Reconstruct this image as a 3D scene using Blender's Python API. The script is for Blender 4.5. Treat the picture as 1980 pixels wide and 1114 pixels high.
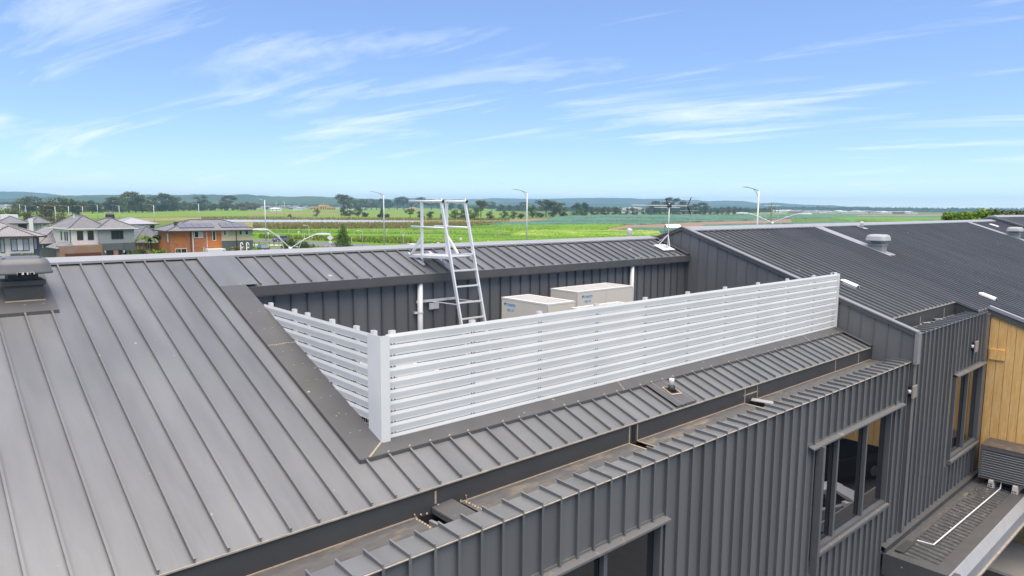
import bpy, math, random
from mathutils import Matrix, Vector, noise
random.seed(7)
sc = bpy.context.scene
for o in list(bpy.data.objects): bpy.data.objects.remove(o)
COL = sc.collection
R = math.radians
# ------------------------------------------------------------------ camera
CAM = Vector((0, 0, 10.5)); FPX = 1333.8
YAW, PIT, ROL = R(48.3416), R(6.7589), R(0.4366)
_fh = Vector((math.cos(YAW), math.sin(YAW), 0)); _rt = Vector((math.sin(YAW), -math.cos(YAW), 0)); _up = Vector((0, 0, 1))
FW = _fh*math.cos(PIT) - _up*math.sin(PIT); _u2 = _up*math.cos(PIT) + _fh*math.sin(PIT)
RT = _rt*math.cos(ROL) + _u2*math.sin(ROL); UP = _u2*math.cos(ROL) - _rt*math.sin(ROL)
cd = bpy.data.cameras.new('camera'); cam = bpy.data.objects.new('camera', cd); COL.objects.link(cam)
cam.matrix_world = Matrix(((RT.x, UP.x, -FW.x, CAM.x), (RT.y, UP.y, -FW.y, CAM.y), (RT.z, UP.z, -FW.z, CAM.z), (0, 0, 0, 1)))
cd.sensor_width = 36; cd.lens = 36*FPX/1980; cd.clip_start = 0.1; cd.clip_end = 60000
sc.camera = cam
# ------------------------------------------------------------------ sky, sun, exposure
SUN_EL, SUN_AZ = R(76), R(-110)          # azimuth counter-clockwise from +X: where the sun stands
sun_dir = Vector((math.cos(SUN_EL)*math.cos(SUN_AZ), math.cos(SUN_EL)*math.sin(SUN_AZ), math.sin(SUN_EL)))
W = bpy.data.worlds.new('World'); sc.world = W; W.use_nodes = True
nt = W.node_tree; nt.nodes.clear()
def N(nt, t, **k):
    n = nt.nodes.new(t)
    for a, b in k.items():
        if a.startswith('i_'): n.inputs[int(a[2:])].default_value = b
        else: setattr(n, a, b)
    return n
sky = N(nt, 'ShaderNodeTexSky'); sky.sky_type = 'NISHITA'; sky.sun_disc = False
sky.sun_elevation = SUN_EL; sky.sun_rotation = math.pi/2 - SUN_AZ
sky.altitude = 1000; sky.air_density = 0.7; sky.dust_density = 0.0; sky.ozone_density = 3.0
tc = N(nt, 'ShaderNodeTexCoord'); sep = N(nt, 'ShaderNodeSeparateXYZ'); nt.links.new(tc.outputs['Generated'], sep.inputs[0])
zz = N(nt, 'ShaderNodeMath', operation='MAXIMUM', i_1=0.0); nt.links.new(sep.outputs[2], zz.inputs[0])
zp = N(nt, 'ShaderNodeMath', operation='ADD', i_1=0.10); nt.links.new(zz.outputs[0], zp.inputs[0])
px_ = N(nt, 'ShaderNodeMath', operation='DIVIDE'); nt.links.new(sep.outputs[0], px_.inputs[0]); nt.links.new(zp.outputs[0], px_.inputs[1])
py_ = N(nt, 'ShaderNodeMath', operation='DIVIDE'); nt.links.new(sep.outputs[1], py_.inputs[0]); nt.links.new(zp.outputs[0], py_.inputs[1])
cmb = N(nt, 'ShaderNodeCombineXYZ'); nt.links.new(px_.outputs[0], cmb.inputs[0]); nt.links.new(py_.outputs[0], cmb.inputs[1])
mp = N(nt, 'ShaderNodeMapping'); mp.vector_type = 'TEXTURE'; mp.inputs['Rotation'].default_value = (0, 0, R(104)); mp.inputs['Scale'].default_value = (1.6, 0.42, 1); mp.inputs['Location'].default_value = (0.4, 2.2, 0)
nt.links.new(cmb.outputs[0], mp.inputs[0])
n1 = N(nt, 'ShaderNodeTexNoise'); n1.inputs['Scale'].default_value = 0.75; n1.inputs['Detail'].default_value = 9; n1.inputs['Roughness'].default_value = 0.62; n1.inputs['Distortion'].default_value = 0.7
nt.links.new(mp.outputs[0], n1.inputs[0])
n2 = N(nt, 'ShaderNodeTexNoise'); n2.inputs['Scale'].default_value = 0.28; n2.inputs['Detail'].default_value = 4
nt.links.new(cmb.outputs[0], n2.inputs[0])
ad = N(nt, 'ShaderNodeMath', operation='MULTIPLY_ADD', i_1=0.55); nt.links.new(n2.outputs[0], ad.inputs[0]); nt.links.new(n1.outputs[0], ad.inputs[2])
cr = N(nt, 'ShaderNodeValToRGB'); cr.color_ramp.elements[0].position = 0.79; cr.color_ramp.elements[1].position = 1.28
cr.color_ramp.elements[0].color = (0, 0, 0, 1); cr.color_ramp.elements[1].color = (0.45, 0.45, 0.45, 1)
nt.links.new(ad.outputs[0], cr.inputs[0])
mx = N(nt, 'ShaderNodeMixRGB'); nt.links.new(cr.outputs[0], mx.inputs[0]); hs = N(nt, 'ShaderNodeHueSaturation'); hs.inputs['Saturation'].default_value = 0.98; sb = N(nt, 'ShaderNodeSeparateColor'); nt.links.new(sky.outputs[0], sb.inputs[0])
f1 = N(nt, 'ShaderNodeMath', operation='DIVIDE', i_1=6.0); nt.links.new(sb.outputs[2], f1.inputs[0])
f2 = N(nt, 'ShaderNodeMath', operation='POWER', i_1=-0.42); nt.links.new(f1.outputs[0], f2.inputs[0])
f3 = N(nt, 'ShaderNodeMath', operation='MINIMUM', i_1=1.4); nt.links.new(f2.outputs[0], f3.inputs[0])      # even out the sky's brightness from horizon to zenith
vm = N(nt, 'ShaderNodeVectorMath', operation='SCALE'); nt.links.new(sky.outputs[0], vm.inputs[0]); nt.links.new(f3.outputs[0], vm.inputs[3]); nt.links.new(vm.outputs[0], hs.inputs['Color']); tn = N(nt, 'ShaderNodeMixRGB', blend_type='MULTIPLY'); tn.inputs[0].default_value = 1; tn.inputs[2].default_value = (0.97, 0.975, 1.01, 1); nt.links.new(hs.outputs[0], tn.inputs[1]); nt.links.new(tn.outputs[0], mx.inputs[1]); mx.inputs[2].default_value = (7.0, 7.1, 7.2, 1)
bg = N(nt, 'ShaderNodeBackground'); nt.links.new(mx.outputs[0], bg.inputs[0]); bg.inputs[1].default_value = 0.092
wo = N(nt, 'ShaderNodeOutputWorld'); nt.links.new(bg.outputs[0], wo.inputs[0])
sl = bpy.data.lights.new('sun', 'SUN'); sl.energy = 3.1; sl.angle = R(75); sl.color = (1, 0.885, 0.745)
so = bpy.data.objects.new('sun', sl); COL.objects.link(so); so.rotation_euler = (-sun_dir).to_track_quat('-Z', 'Y').to_euler(); so.location = (0, -20, 60)
vs = sc.view_settings; vs.view_transform = 'Standard'; vs.look = 'None'; vs.gamma = 1; vs.exposure = 1.10; vs.use_curve_mapping = False
sc.render.engine = 'CYCLES'; cy = sc.cycles
cy.use_denoising = True; cy.max_bounces = 6; cy.diffuse_bounces = 3; cy.glossy_bounces = 3; cy.transmission_bounces = 2; cy.volume_bounces = 1; cy.transparent_max_bounces = 4
cy.sample_clamp_indirect = 4
# ------------------------------------------------------------------ helpers
def ray(px, py): return RT*(px-990) + UP*(557-py) + FW*FPX
def ground(px, py, z=0.0):
    d = ray(px, py); t = (z-CAM.z)/d.z; return CAM + d*t
def far(px, dist, z=0.0):            # point at horizontal distance dist in the direction of column px
    d = ray(px, 399); h = Vector((d.x, d.y, 0)).normalized()*dist; return Vector((h.x, h.y, z))
def zat(px, py, dist):
    d = ray(px, py); return CAM.z + d.z/math.hypot(d.x, d.y)*dist
def azim(px): d = ray(px, 399); return math.atan2(d.y, d.x)
MATS = {}
def mat(name, col, rough=0.5, metal=0.0, spec=0.5, rot=0.0, var=0.0, vscale=3.0, bump=0.0, bscale=20.0, rnd=0.0, col2=None, c2scale=4.0, c2lo=0.5, c2hi=0.65, stretch=None, ior=None, coat=0.0, spots=None):
    if name in MATS: return MATS[name]
    m = bpy.data.materials.new(name); m.use_nodes = True; t = m.node_tree; b = t.nodes['Principled BSDF']
    b.inputs['Roughness'].default_value = rough; b.inputs['Metallic'].default_value = metal
    b.inputs['Specular IOR Level'].default_value = spec; b.inputs['Coat Weight'].default_value = coat
    if ior: b.inputs['IOR'].default_value = ior
    c = (*col, 1); b.inputs['Base Color'].default_value = c
    g = N(t, 'ShaderNodeNewGeometry'); vec = g.outputs['Position']
    if stretch:
        mp = N(t, 'ShaderNodeMapping'); mp.vector_type = 'TEXTURE' if rot else 'POINT'; mp.inputs['Rotation'].default_value = (0, 0, rot); mp.inputs['Scale'].default_value = tuple(1/q for q in stretch) if rot else stretch; t.links.new(vec, mp.inputs[0]); vec = mp.outputs[0]
    out = None
    if col2:
        n = N(t, 'ShaderNodeTexNoise'); n.inputs['Scale'].default_value = c2scale; n.inputs['Detail'].default_value = 6; n.inputs['Roughness'].default_value = 0.65; t.links.new(vec, n.inputs[0])
        r = N(t, 'ShaderNodeValToRGB'); r.color_ramp.elements[0].position = c2lo; r.color_ramp.elements[1].position = c2hi
        r.color_ramp.elements[0].color = c; r.color_ramp.elements[1].color = (*col2, 1); t.links.new(n.outputs[0], r.inputs[0]); out = r.outputs[0]
    if spots:                                   # small droppings / sealant smears with a shape of their own
        n = N(t, 'ShaderNodeTexNoise'); n.inputs['Scale'].default_value = spots[0]; n.inputs['Detail'].default_value = 3; t.links.new(g.outputs['Position'], n.inputs[0])
        r = N(t, 'ShaderNodeValToRGB'); r.color_ramp.elements[0].position = spots[1]; r.color_ramp.elements[1].position = spots[1]+0.02; t.links.new(n.outputs[0], r.inputs[0])
        q = N(t, 'ShaderNodeMixRGB'); t.links.new(r.outputs[0], q.inputs[0]); q.inputs[1].default_value = c; q.inputs[2].default_value = (*spots[2], 1)
        if out: t.links.new(out, q.inputs[1])
        out = q.outputs[0]
    if var or rnd:
        h = N(t, 'ShaderNodeHueSaturation')
        if out: t.links.new(out, h.inputs['Color'])
        else: h.inputs['Color'].default_value = c
        val = None
        if var:
            n = N(t, 'ShaderNodeTexNoise'); n.inputs['Scale'].default_value = vscale; n.inputs['Detail'].default_value = 5; t.links.new(vec, n.inputs[0])
            a = N(t, 'ShaderNodeMapRange'); a.inputs[1].default_value = 0.25; a.inputs[2].default_value = 0.75; a.inputs[3].default_value = 1-var; a.inputs[4].default_value = 1+var; t.links.new(n.outputs[0], a.inputs[0]); val = a.outputs[0]
        if rnd:
            oi = N(t, 'ShaderNodeObjectInfo'); a = N(t, 'ShaderNodeMapRange'); a.inputs[3].default_value = 1-rnd; a.inputs[4].default_value = 1+rnd; t.links.new(oi.outputs['Random'], a.inputs[0])
            if val:
                mm = N(t, 'ShaderNodeMath', operation='MULTIPLY'); t.links.new(val, mm.inputs[0]); t.links.new(a.outputs[0], mm.inputs[1]); val = mm.outputs[0]
            else: val = a.outputs[0]
        t.links.new(val, h.inputs['Value']); out = h.outputs[0]
    if out: t.links.new(out, b.inputs['Base Color'])
    if bump:
        n = N(t, 'ShaderNodeTexNoise'); n.inputs['Scale'].default_value = bscale; n.inputs['Detail'].default_value = 4; t.links.new(vec, n.inputs[0])
        bp = N(t, 'ShaderNodeBump'); bp.inputs['Strength'].default_value = bump; bp.inputs['Distance'].default_value = 0.05; t.links.new(n.outputs[0], bp.inputs['Height']); t.links.new(bp.outputs[0], b.inputs['Normal'])
    MATS[name] = m; return m
class MB:
    def __init__(s): s.v = []; s.f = []
    def poly(s, pts):
        i = len(s.v); s.v += [tuple(p) for p in pts]; s.f.append(tuple(range(i, i+len(pts)))); return s
    def box(s, x0, x1, y0, y1, z0, z1):
        return s.hexa([(x0,y0,z0),(x1,y0,z0),(x1,y1,z0),(x0,y1,z0),(x0,y0,z1),(x1,y0,z1),(x1,y1,z1),(x0,y1,z1)])
    def hexa(s, p):
        i = len(s.v); s.v += [tuple(q) for q in p]
        s.f += [tuple(i+k for k in q) for q in ((3,2,1,0),(4,5,6,7),(0,1,5,4),(1,2,6,5),(2,3,7,6),(3,0,4,7))]; return s
    def prism(s, prof, axis, a, b):       # profile in the two other axes, extruded from a to b
        n = len(prof); i = len(s.v)
        def pt(c, t):
            return {'X': (t, c[0], c[1]), 'Y': (c[0], t, c[1]), 'Z': (c[0], c[1], t)}[axis]
        s.v += [pt(c, a) for c in prof] + [pt(c, b) for c in prof]
        for k in range(n): s.f.append((i+k, i+(k+1) % n, i+n+(k+1) % n, i+n+k))
        s.f.append(tuple(i+k for k in range(n))[::-1]); s.f.append(tuple(i+n+k for k in range(n))); return s
    def tube(s, pts, r, n=8, cap=True):
        pts = [Vector(p) for p in pts]; rs = r if isinstance(r, (list, tuple)) else [r]*len(pts); i = len(s.v)
        for k, p in enumerate(pts):
            d = (pts[min(k+1, len(pts)-1)] - pts[max(k-1, 0)]).normalized()
            a = d.cross(Vector((0, 0, 1))); a = a.normalized() if a.length > 0.05 else Vector((1, 0, 0)); b = d.cross(a)
            for j in range(n):
                t = 2*math.pi*j/n; s.v.append(tuple(p + a*rs[k]*math.cos(t) + b*rs[k]*math.sin(t)))
        for k in range(len(pts)-1):
            for j in range(n): s.f.append((i+k*n+j, i+k*n+(j+1) % n, i+(k+1)*n+(j+1) % n, i+(k+1)*n+j))
        if cap:
            s.f.append(tuple(i+j for j in range(n))[::-1]); s.f.append(tuple(i+(len(pts)-1)*n+j for j in range(n)))
        return s
    def bar(s, p, q, w, h=None):            # square bar between two points
        p, q = Vector(p), Vector(q); d = (q-p).normalized(); h = h or w
        a = d.cross(Vector((0, 0, 1))); a = a.normalized() if a.length > 0.05 else Vector((1, 0, 0)); b = a.cross(d)
        a, b = a*w/2, b*h/2
        return s.hexa([p-a-b, p+a-b, q+a-b, q-a-b, p-a+b, p+a+b, q+a+b, q-a+b])
    def rings(s, rings, cap=True):
        n = len(rings[0]); i = len(s.v)
        for r in rings: s.v += [tuple(p) for p in r]
        for k in range(len(rings)-1):
            for j in range(n): s.f.append((i+k*n+j, i+k*n+(j+1) % n, i+(k+1)*n+(j+1) % n, i+(k+1)*n+j))
        if cap: s.f.append(tuple(i+j for j in range(n))[::-1]); s.f.append(tuple(i+(len(rings)-1)*n+j for j in range(n)))
        return s
    def mesh(s, name, m, smooth=False):
        me = bpy.data.meshes.new(name); me.from_pydata(s.v, [], s.f)
        if isinstance(m, str): m = MATS[m]
        me.materials.append(m)
        if smooth:
            for p in me.polygons: p.use_smooth = True
        me.update(); return me
    def build(s, name, m, parent=None, smooth=False, bevel=0):
        o = link(name, s.mesh(name, m, smooth), parent)
        if bevel:
            b = o.modifiers.new('bevel', 'BEVEL'); b.width = bevel; b.segments = 2; b.limit_method = 'ANGLE'
        return o
WLOC = {}
def link(name, me, parent=None, loc=(0, 0, 0)):
    o = bpy.data.objects.new(name, me); COL.objects.link(o); o.location = loc
    if parent is not None:
        o.parent = parent
        q = WLOC.get(parent)
        if q is not None: o.matrix_parent_inverse = Matrix.Translation(-q)      # things modelled in world coordinates
    return o
def tag(o, label=None, cat=None, group=None, kind=None):
    if label: o['label'] = label
    if cat: o['category'] = cat
    if group: o['group'] = group
    if kind: o['kind'] = kind
    return o
def thing(name, label, cat, loc=(0, 0, 0), rz=0.0, group=None, world=False):
    o = bpy.data.objects.new(name, None); COL.objects.link(o); o.location = loc; o.rotation_euler = (0, 0, rz); o.empty_display_size = 0.3
    if world: WLOC[o] = Vector(loc)
    return tag(o, label, cat, group)
def copy_tree(o, parent=None, loc=None, rz=None, scale=None, label=None, group=None):
    c = o.copy(); COL.objects.link(c); c.parent = parent
    if loc is not None: c.location = loc
    if rz is not None: c.rotation_euler = (0, 0, rz)
    if scale is not None: c.scale = scale if isinstance(scale, (tuple, list)) else (scale,)*3
    if label: c['label'] = label
    if group: c['group'] = group
    for ch in o.children: copy_tree(ch, c)
    return c
def structure(o): o['kind'] = 'structure'; return o
# ------------------------------------------------------------------ materials of the buildings
mat('charcoal', (0.143, 0.145, 0.145), rough=0.35, spec=1.0, var=0.19, vscale=1.1, rnd=0.08, bump=0.22, bscale=1.1, stretch=(2.6, .5, .5), spots=(5.5, 0.735, (0.36, 0.35, 0.33)))
mat('charcoal_wall', (0.138, 0.140, 0.141), rough=0.42, spec=0.6, var=0.13, vscale=1.2, rnd=0.09, bump=0.03, bscale=30, stretch=(1.5, 1.5, 0.25))
mat('dark_flash', (0.088, 0.087, 0.086), rough=0.5, spec=0.45, var=0.1, vscale=3, spots=(9.0, 0.72, (0.34, 0.32, 0.28)))
mat('dark_fascia', (0.062, 0.061, 0.060), rough=0.5, spec=0.4, var=0.12, vscale=2, spots=(12, 0.76, (0.3, 0.26, 0.2)))
mat('gutter_dirty', (0.10, 0.098, 0.095), rough=0.75, spec=0.3, col2=(0.30, 0.235, 0.155), c2scale=1.7, c2lo=0.53, c2hi=0.74, var=0.2, vscale=9, spots=(6, 0.7, (0.03, 0.03, 0.03)), stretch=(0.6, 1.6, 1))
mat('sealant', (0.42, 0.33, 0.23), rough=0.8, var=0.2, vscale=20)
mat('edge_dust', (0.36, 0.31, 0.25), rough=0.8, var=0.25, vscale=12)
mat('white_coat', (0.74, 0.73, 0.70), rough=0.4, spec=0.4, var=0.06, vscale=1.5, rnd=0.02)
mat('black_bolt', (0.02, 0.02, 0.02), rough=0.5)
mat('dark_void', (0.012, 0.012, 0.013), rough=0.8)
mat('aluminium', (0.74, 0.74, 0.73), rough=0.35, metal=0.2, var=0.05, vscale=6)
mat('galvanised', (0.60, 0.60, 0.60), rough=0.45, metal=0.15, var=0.08, vscale=8)
mat('ac_beige', (0.65, 0.60, 0.50), rough=0.45, var=0.03, vscale=2)
mat('ac_grille', (0.50, 0.49, 0.47), rough=0.6)
mat('logo_cyan', (0.0, 0.30, 0.62), rough=0.5); mat('logo_green', (0.01, 0.16, 0.10), rough=0.5)
mat('plain_grey', (0.32, 0.32, 0.32), rough=0.5)
mat('fan_grey', (0.30, 0.305, 0.31), rough=0.42, var=0.06, vscale=4)
mat('lit_cap_grey', (0.24, 0.243, 0.246), rough=0.42, var=0.06, vscale=4)  # barge trim, paled to carry the light on its flat top
mat('window_frame', (0.12, 0.122, 0.125), rough=0.4, spec=0.5, var=0.08)
mat('sill_dusty', (0.145, 0.142, 0.138), rough=0.5, col2=(0.36, 0.28, 0.18), c2scale=6, c2lo=0.58, c2hi=0.75)
mat('glass_dark', (0.008, 0.009, 0.011), rough=0.012, spec=0.5, ior=2.3)
mat('oak', (0.74, 0.425, 0.135), rough=0.5, col2=(0.82, 0.53, 0.22), c2scale=5, c2lo=0.4, c2hi=0.6, var=0.10, vscale=14, rnd=0.07, stretch=(1, 3.5, 0.35))
mat('concrete', (0.62, 0.575, 0.50), rough=0.85, var=0.12, vscale=1.5, bump=0.1)
mat('cream_brick', (0.50, 0.37, 0.17), rough=0.85, var=0.15, vscale=6, rnd=0.12)
mat('mortar', (0.42, 0.37, 0.29), rough=0.9)
mat('pale_foam', (0.70, 0.64, 0.56), rough=0.8)
mat('asphalt', (0.055, 0.055, 0.057), rough=0.85, var=0.15, vscale=3)
T1 = math.tan(R(19.965)); C1 = math.cos(R(19.965))
def rz1(y): return 7.30 + (y-6.24)*T1
T2 = 0.3455
def rz2(y): return 7.70 + (y-5.31)*T2          # sheet plane of the taller wing
PITCH = 0.30
def pan(y0, y1, zf, rib=0.042, w=PITCH, t=0.012, end=0.0):
    """one standing-seam tray with the seam on its low-X side, running from y0 up to y1"""
    m = MB()
    m.hexa([(0.001, y0, zf(y0)-t), (w-0.001, y0, zf(y0)-t), (w-0.001, y1, zf(y1)-t), (0.001, y1, zf(y1)-t), (0.001, y0, zf(y0)), (w-0.001, y0, zf(y0)), (w-0.001, y1, zf(y1)), (0.001, y1, zf(y1))])
    for a, b, h0, h1 in ((-0.0045, 0.0045, -0.008, rib), (-0.011, 0.011, rib-0.012, rib+0.003)):
        ye = y0+end
        m.hexa([(a, ye, zf(ye)+h0), (b, ye, zf(ye)+h0), (b, y1, zf(y1)+h0), (a, y1, zf(y1)+h0), (a, ye, zf(ye)+h1), (b, ye, zf(ye)+h1), (b, y1, zf(y1)+h1), (a, y1, zf(y1)+h1)])
    return m
def row(name, me, parent, xs):
    for x in xs: link(name, me, parent, (x, 0, 0))
def slab(m, x0, x1, y0, y1, zf, lift, t):
    return m.hexa([(x0, y0, zf(y0)+lift-t), (x1, y0, zf(y0)+lift-t), (x1, y1, zf(y1)+lift-t), (x0, y1, zf(y1)+lift-t), (x0, y0, zf(y0)+lift), (x1, y0, zf(y0)+lift), (x1, y1, zf(y1)+lift), (x0, y1, zf(y1)+lift)])
# ================================================================== lower wing with the plant well
XG = 16.85
LW = thing('commercial_building', 'charcoal standing seam building with a sunken roof plant well behind white louvres', 'building', (8, 12, 0), world=True)
roof = MB()                                           # deck under the trays, with the well left open
slab(roof, -6, 3.95, 6.27, 12.62, rz1, -0.016, 0.08); slab(roof, 3.95, XG, 6.27, 7.02, rz1, -0.016, 0.08); slab(roof, 3.95, XG, 11.34, 12.62, rz1, -0.016, 0.08)
zb = lambda y: rz1(12.62) - (y-12.62)*T1
slab(roof, -6, XG, 12.62, 19.0, zb, 0, 0.08)          # rear slope
roof = roof.build('roof', 'charcoal', LW)
XR = [1.776 + PITCH*k for k in range(-26, 51)]
row('roof_panel', pan(6.24, 12.55, rz1).mesh('roof_panel', 'charcoal'), roof, [x for x in XR if -6 < x < 3.7])
xs = [x for x in XR if 3.7 < x < XG-0.1]
row('roof_panel', pan(6.24, 7.0, rz1).mesh('roof_panel', 'charcoal'), roof, xs)
row('roof_panel', pan(11.30, 12.55, rz1, end=0.03).mesh('roof_panel', 'charcoal'), roof, xs)
MB().prism([(12.40, rz1(12.40)+0.028), (12.40, rz1(12.40)+0.062), (12.62, 9.665), (12.84, 9.60), (12.84, 9.56), (12.62, 9.62)], 'X', -6, XG-0.02).build('ridge_cap', 'fan_grey', roof)  # paler than the trays: sky reflection put into the cap's colour
MB().box(-6, XG-0.15, 6.226, 6.238, rz1(6.24)-0.014, rz1(6.24)+0.003).build('drip_edge', 'edge_dust', roof)
# apron flashing round the well
m = MB(); slab(m, 3.79, 4.205, 6.88, 11.30, rz1, 0.053, 0.006); slab(m, 3.79, 3.798, 6.88, 12.40, rz1, 0.0505, 0.05); slab(m, 3.80, 4.205, 6.872, 6.880, rz1, 0.050, 0.05)
fl = m.build('apron_flashing', 'dark_flash', LW)
m = MB(); slab(m, 3.79, 4.42, 11.304, 12.41, rz1, 0.052, 0.006); m.build('apron_flashing', 'charcoal', LW)
m = MB(); slab(m, 4.207, XG-0.02, 6.88, 7.10, rz1, 0.048, 0.006); slab(m, 4.207, XG-0.02, 6.872, 6.879, rz1, 0.048, 0.045); m.build('apron_flashing', 'dark_flash', LW)
m = MB()                                              # beads of sealant along the mitre and the sheet joints
for k in range(13):
    t = k/12; x = 3.93+0.27*t; y = 6.885+0.19*t; z = rz1(y)+0.05
    m.tube([(x-0.012, y, z), (x+0.02, y+0.006, z+0.008)], 0.011, 6)
m.build('sealant_bead', 'sealant', fl)
m = MB()
for k in range(16):
    x = 3.80+0.4*k/15; y = 9.45+random.uniform(-.012, .012); m.tube([(x, y, rz1(y)+0.05), (x+0.02, y+0.004, rz1(y)+0.055)], random.uniform(.005, .011), 5)
m.build('sealant_bead', 'sealant', fl)
m = MB()
for y in (7.35, 7.7, 8.1, 8.5, 8.9, 9.25, 9.9, 10.4): 
    for x in (3.93, 4.06): m.tube([(x, y, rz1(y)+0.048), (x, y+0.002, rz1(y)+0.058)], 0.011, 6)
m.build('rivet', 'sealant', fl)
for xx in (8.55, 15.0):
    m = MB()
    for k in range(8): y = 6.885+0.2*k/7; m.tube([(xx+0.012*k, y, rz1(y)+0.047), (xx+0.02+0.012*k, y+0.01, rz1(y)+0.052)], 0.009, 5)
    m.build('sealant_bead', 'sealant', fl)
m = MB()
for x in xs[1:]:
    if random.random() < .7: m.tube([(x-.01, 6.885, rz1(6.885)+.05), (x+.02, 6.9, rz1(6.9)+.054)], random.uniform(.007, .012), 5)
m.build('sealant_bead', 'sealant', fl)
# the plant well
wb = MB().box(4.10, XG-0.02, 11.46, 11.60, 6.98, 9.12).build('well_wall', 'charcoal_wall', LW)
m = MB(); m.box(0.002, PITCH-0.002, 11.448, 11.46, 7.0, 9.04); m.box(-0.006, 0.006, 11.41, 11.462, 7.0, 9.04); m.box(-0.012, 0.012, 11.41, 11.418, 7.0, 9.04)
row('wall_panel', m.mesh('wall_panel', 'charcoal_wall'), wb, [4.14+PITCH*k for k in range(42)])
m = MB(); m.box(4.10, XG-0.04, 11.285, 11.30, 8.985, 9.15); m.box(4.10, XG-0.04, 11.285, 11.46, 8.975, 8.99); m.box(4.06, 4.10, 11.27, 11.33, 8.98, 9.165); m.build('eave_gutter', 'dark_flash', LW)
MB().box(4.05, XG-0.02, 7.02, 11.5, 6.86, 6.98).build('well_floor', 'dark_flash', LW)
MB().box(4.02, 4.14, 7.06, 11.45, 6.98, 7.55).build('well_kerb', 'charcoal_wall', LW)
m = MB().prism([(7.13, 6.98), (11.45, 6.98), (11.45, rz1(11.45)-0.02), (7.13, rz1(7.13)-0.02)], 'X', 4.02, 4.12).build('well_side', 'charcoal_wall', LW)
MB().box(4.15, XG-0.02, 7.30, 7.36, 6.98, rz1(7.05)).build('well_front', 'charcoal_wall', LW)
for x in (7.665, 14.31):
    dp = MB().tube([(x, 11.36, 9.02), (x, 11.36, 6.98)], 0.055, 12).build('downpipe', 'white_coat', LW, smooth=True)
    m = MB(); m.tube([(x, 11.36, 8.365), (x, 11.36, 8.40)], 0.062, 12); m.box(x-0.12, x-0.05, 11.36, 11.44, 8.365, 8.40); m.build('bracket', 'white_coat', dp)
# front box gutter
FY = 5.38                                              # outer face of the seams
m = MB(); m.box(-6, XG-0.02, 6.255, 6.275, 6.86, rz1(6.24)-0.018); m.build('gutter_fascia', 'dark_fascia', LW)
holes = [(4.15, 4.78), (7.93, 8.10), (11.2, 11.62)]
m = MB(); x0 = -6
for a, b in holes + [(XG-0.02, 0)]:
    m.box(x0, a, 5.74, 6.255, 6.96, 7.0); x0 = b
gf = m.build('gutter_floor', 'gutter_dirty', LW)
m = MB(); x0 = -6
for a, b in holes + [(XG-0.02, 0)]:
    m.box(x0, a, 6.243, 6.254, 6.999, 7.012); x0 = b
m.build('sealant_bead', 'sealant', gf)
for a, b in holes:
    sp = MB().box(a, b, 5.76, 6.25, 6.60, 6.62)
    sp.box(a-.005, a, 5.76, 6.25, 6.62, 6.99); sp.box(b, b+.005, 5.76, 6.25, 6.62, 6.99); sp.box(a, b, 6.245, 6.252, 6.62, 6.99)
    sp = sp.build('sump', 'dark_void', gf)
a, b = holes[0]
m = MB(); m.hexa([(a+.20, 6.25, 7.055), (b-.14, 6.25, 7.075), (b-.10, 5.75, 7.035), (a+.24, 5.75, 7.015), (a+.20, 6.25, 7.067), (b-.14, 6.25, 7.087), (b-.10, 5.75, 7.047), (a+.24, 5.75, 7.027)])
m.bar((a+.20, 6.24, 7.03), (a+.24, 5.77, 6.99), .012, .06); m.build('overflow_cover', 'dark_flash', gf)
m = MB(); m.bar((a+.16, 6.22, 6.90), (a+.21, 5.78, 6.90), .04, .07); m.build('overflow_weir', 'plain_grey', gf)
m = MB()
for k in range(9):
    t = k/8
    for xx, sx in ((a-.035, -.02), (b+.04, .02)):
        m.tube([(xx+random.uniform(-.012, .012), 6.2-.42*t, 6.998), (xx+.012, 6.2-.42*t+.01, 7.012)], .013, 6)
for k in range(10):
    x = a-.04+(b-a+.1)*k/9; m.tube([(x, 6.235, 7.0+random.uniform(0, .09)), (x+.012, 6.245, 7.02+random.uniform(0, .05))], random.uniform(.009, .016), 5)
m.box(a+.245, a+.27, 6.248, 6.2545, 7.09, 7.24)
m.build('sealant_bead', 'sealant', gf)
a, b = holes[2]
m = MB(); m.bar((a+.18, 6.22, 7.05), (a+.34, 5.78, 7.03), .18, .014); m.build('overflow_cover', 'plain_grey', gf)
m = MB()
for (a, b) in holes[1:]:
    m.box(a-.025, a, 5.78, 6.25, 6.998, 7.006); m.box(b, b+.02, 5.78, 6.25, 6.998, 7.006)
    m.box(a-.02, a, 6.246, 6.2545, 7.0, 7.27); m.box(b, b+.015, 6.246, 6.2545, 7.0, 7.27)
m.box(11.15, 11.65, 6.246, 6.2545, 7.14, 7.16)
for x in (14.9, 16.1): m.box(x, x+.02, 6.247, 6.2545, 7.0, 7.26)
m.build('sealant_bead', 'sealant', gf)
m = MB(); m.box(7.98, 8.06, 6.247, 6.2535, 7.02, 7.27); m.build('drain_slot', 'dark_void', gf)
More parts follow.
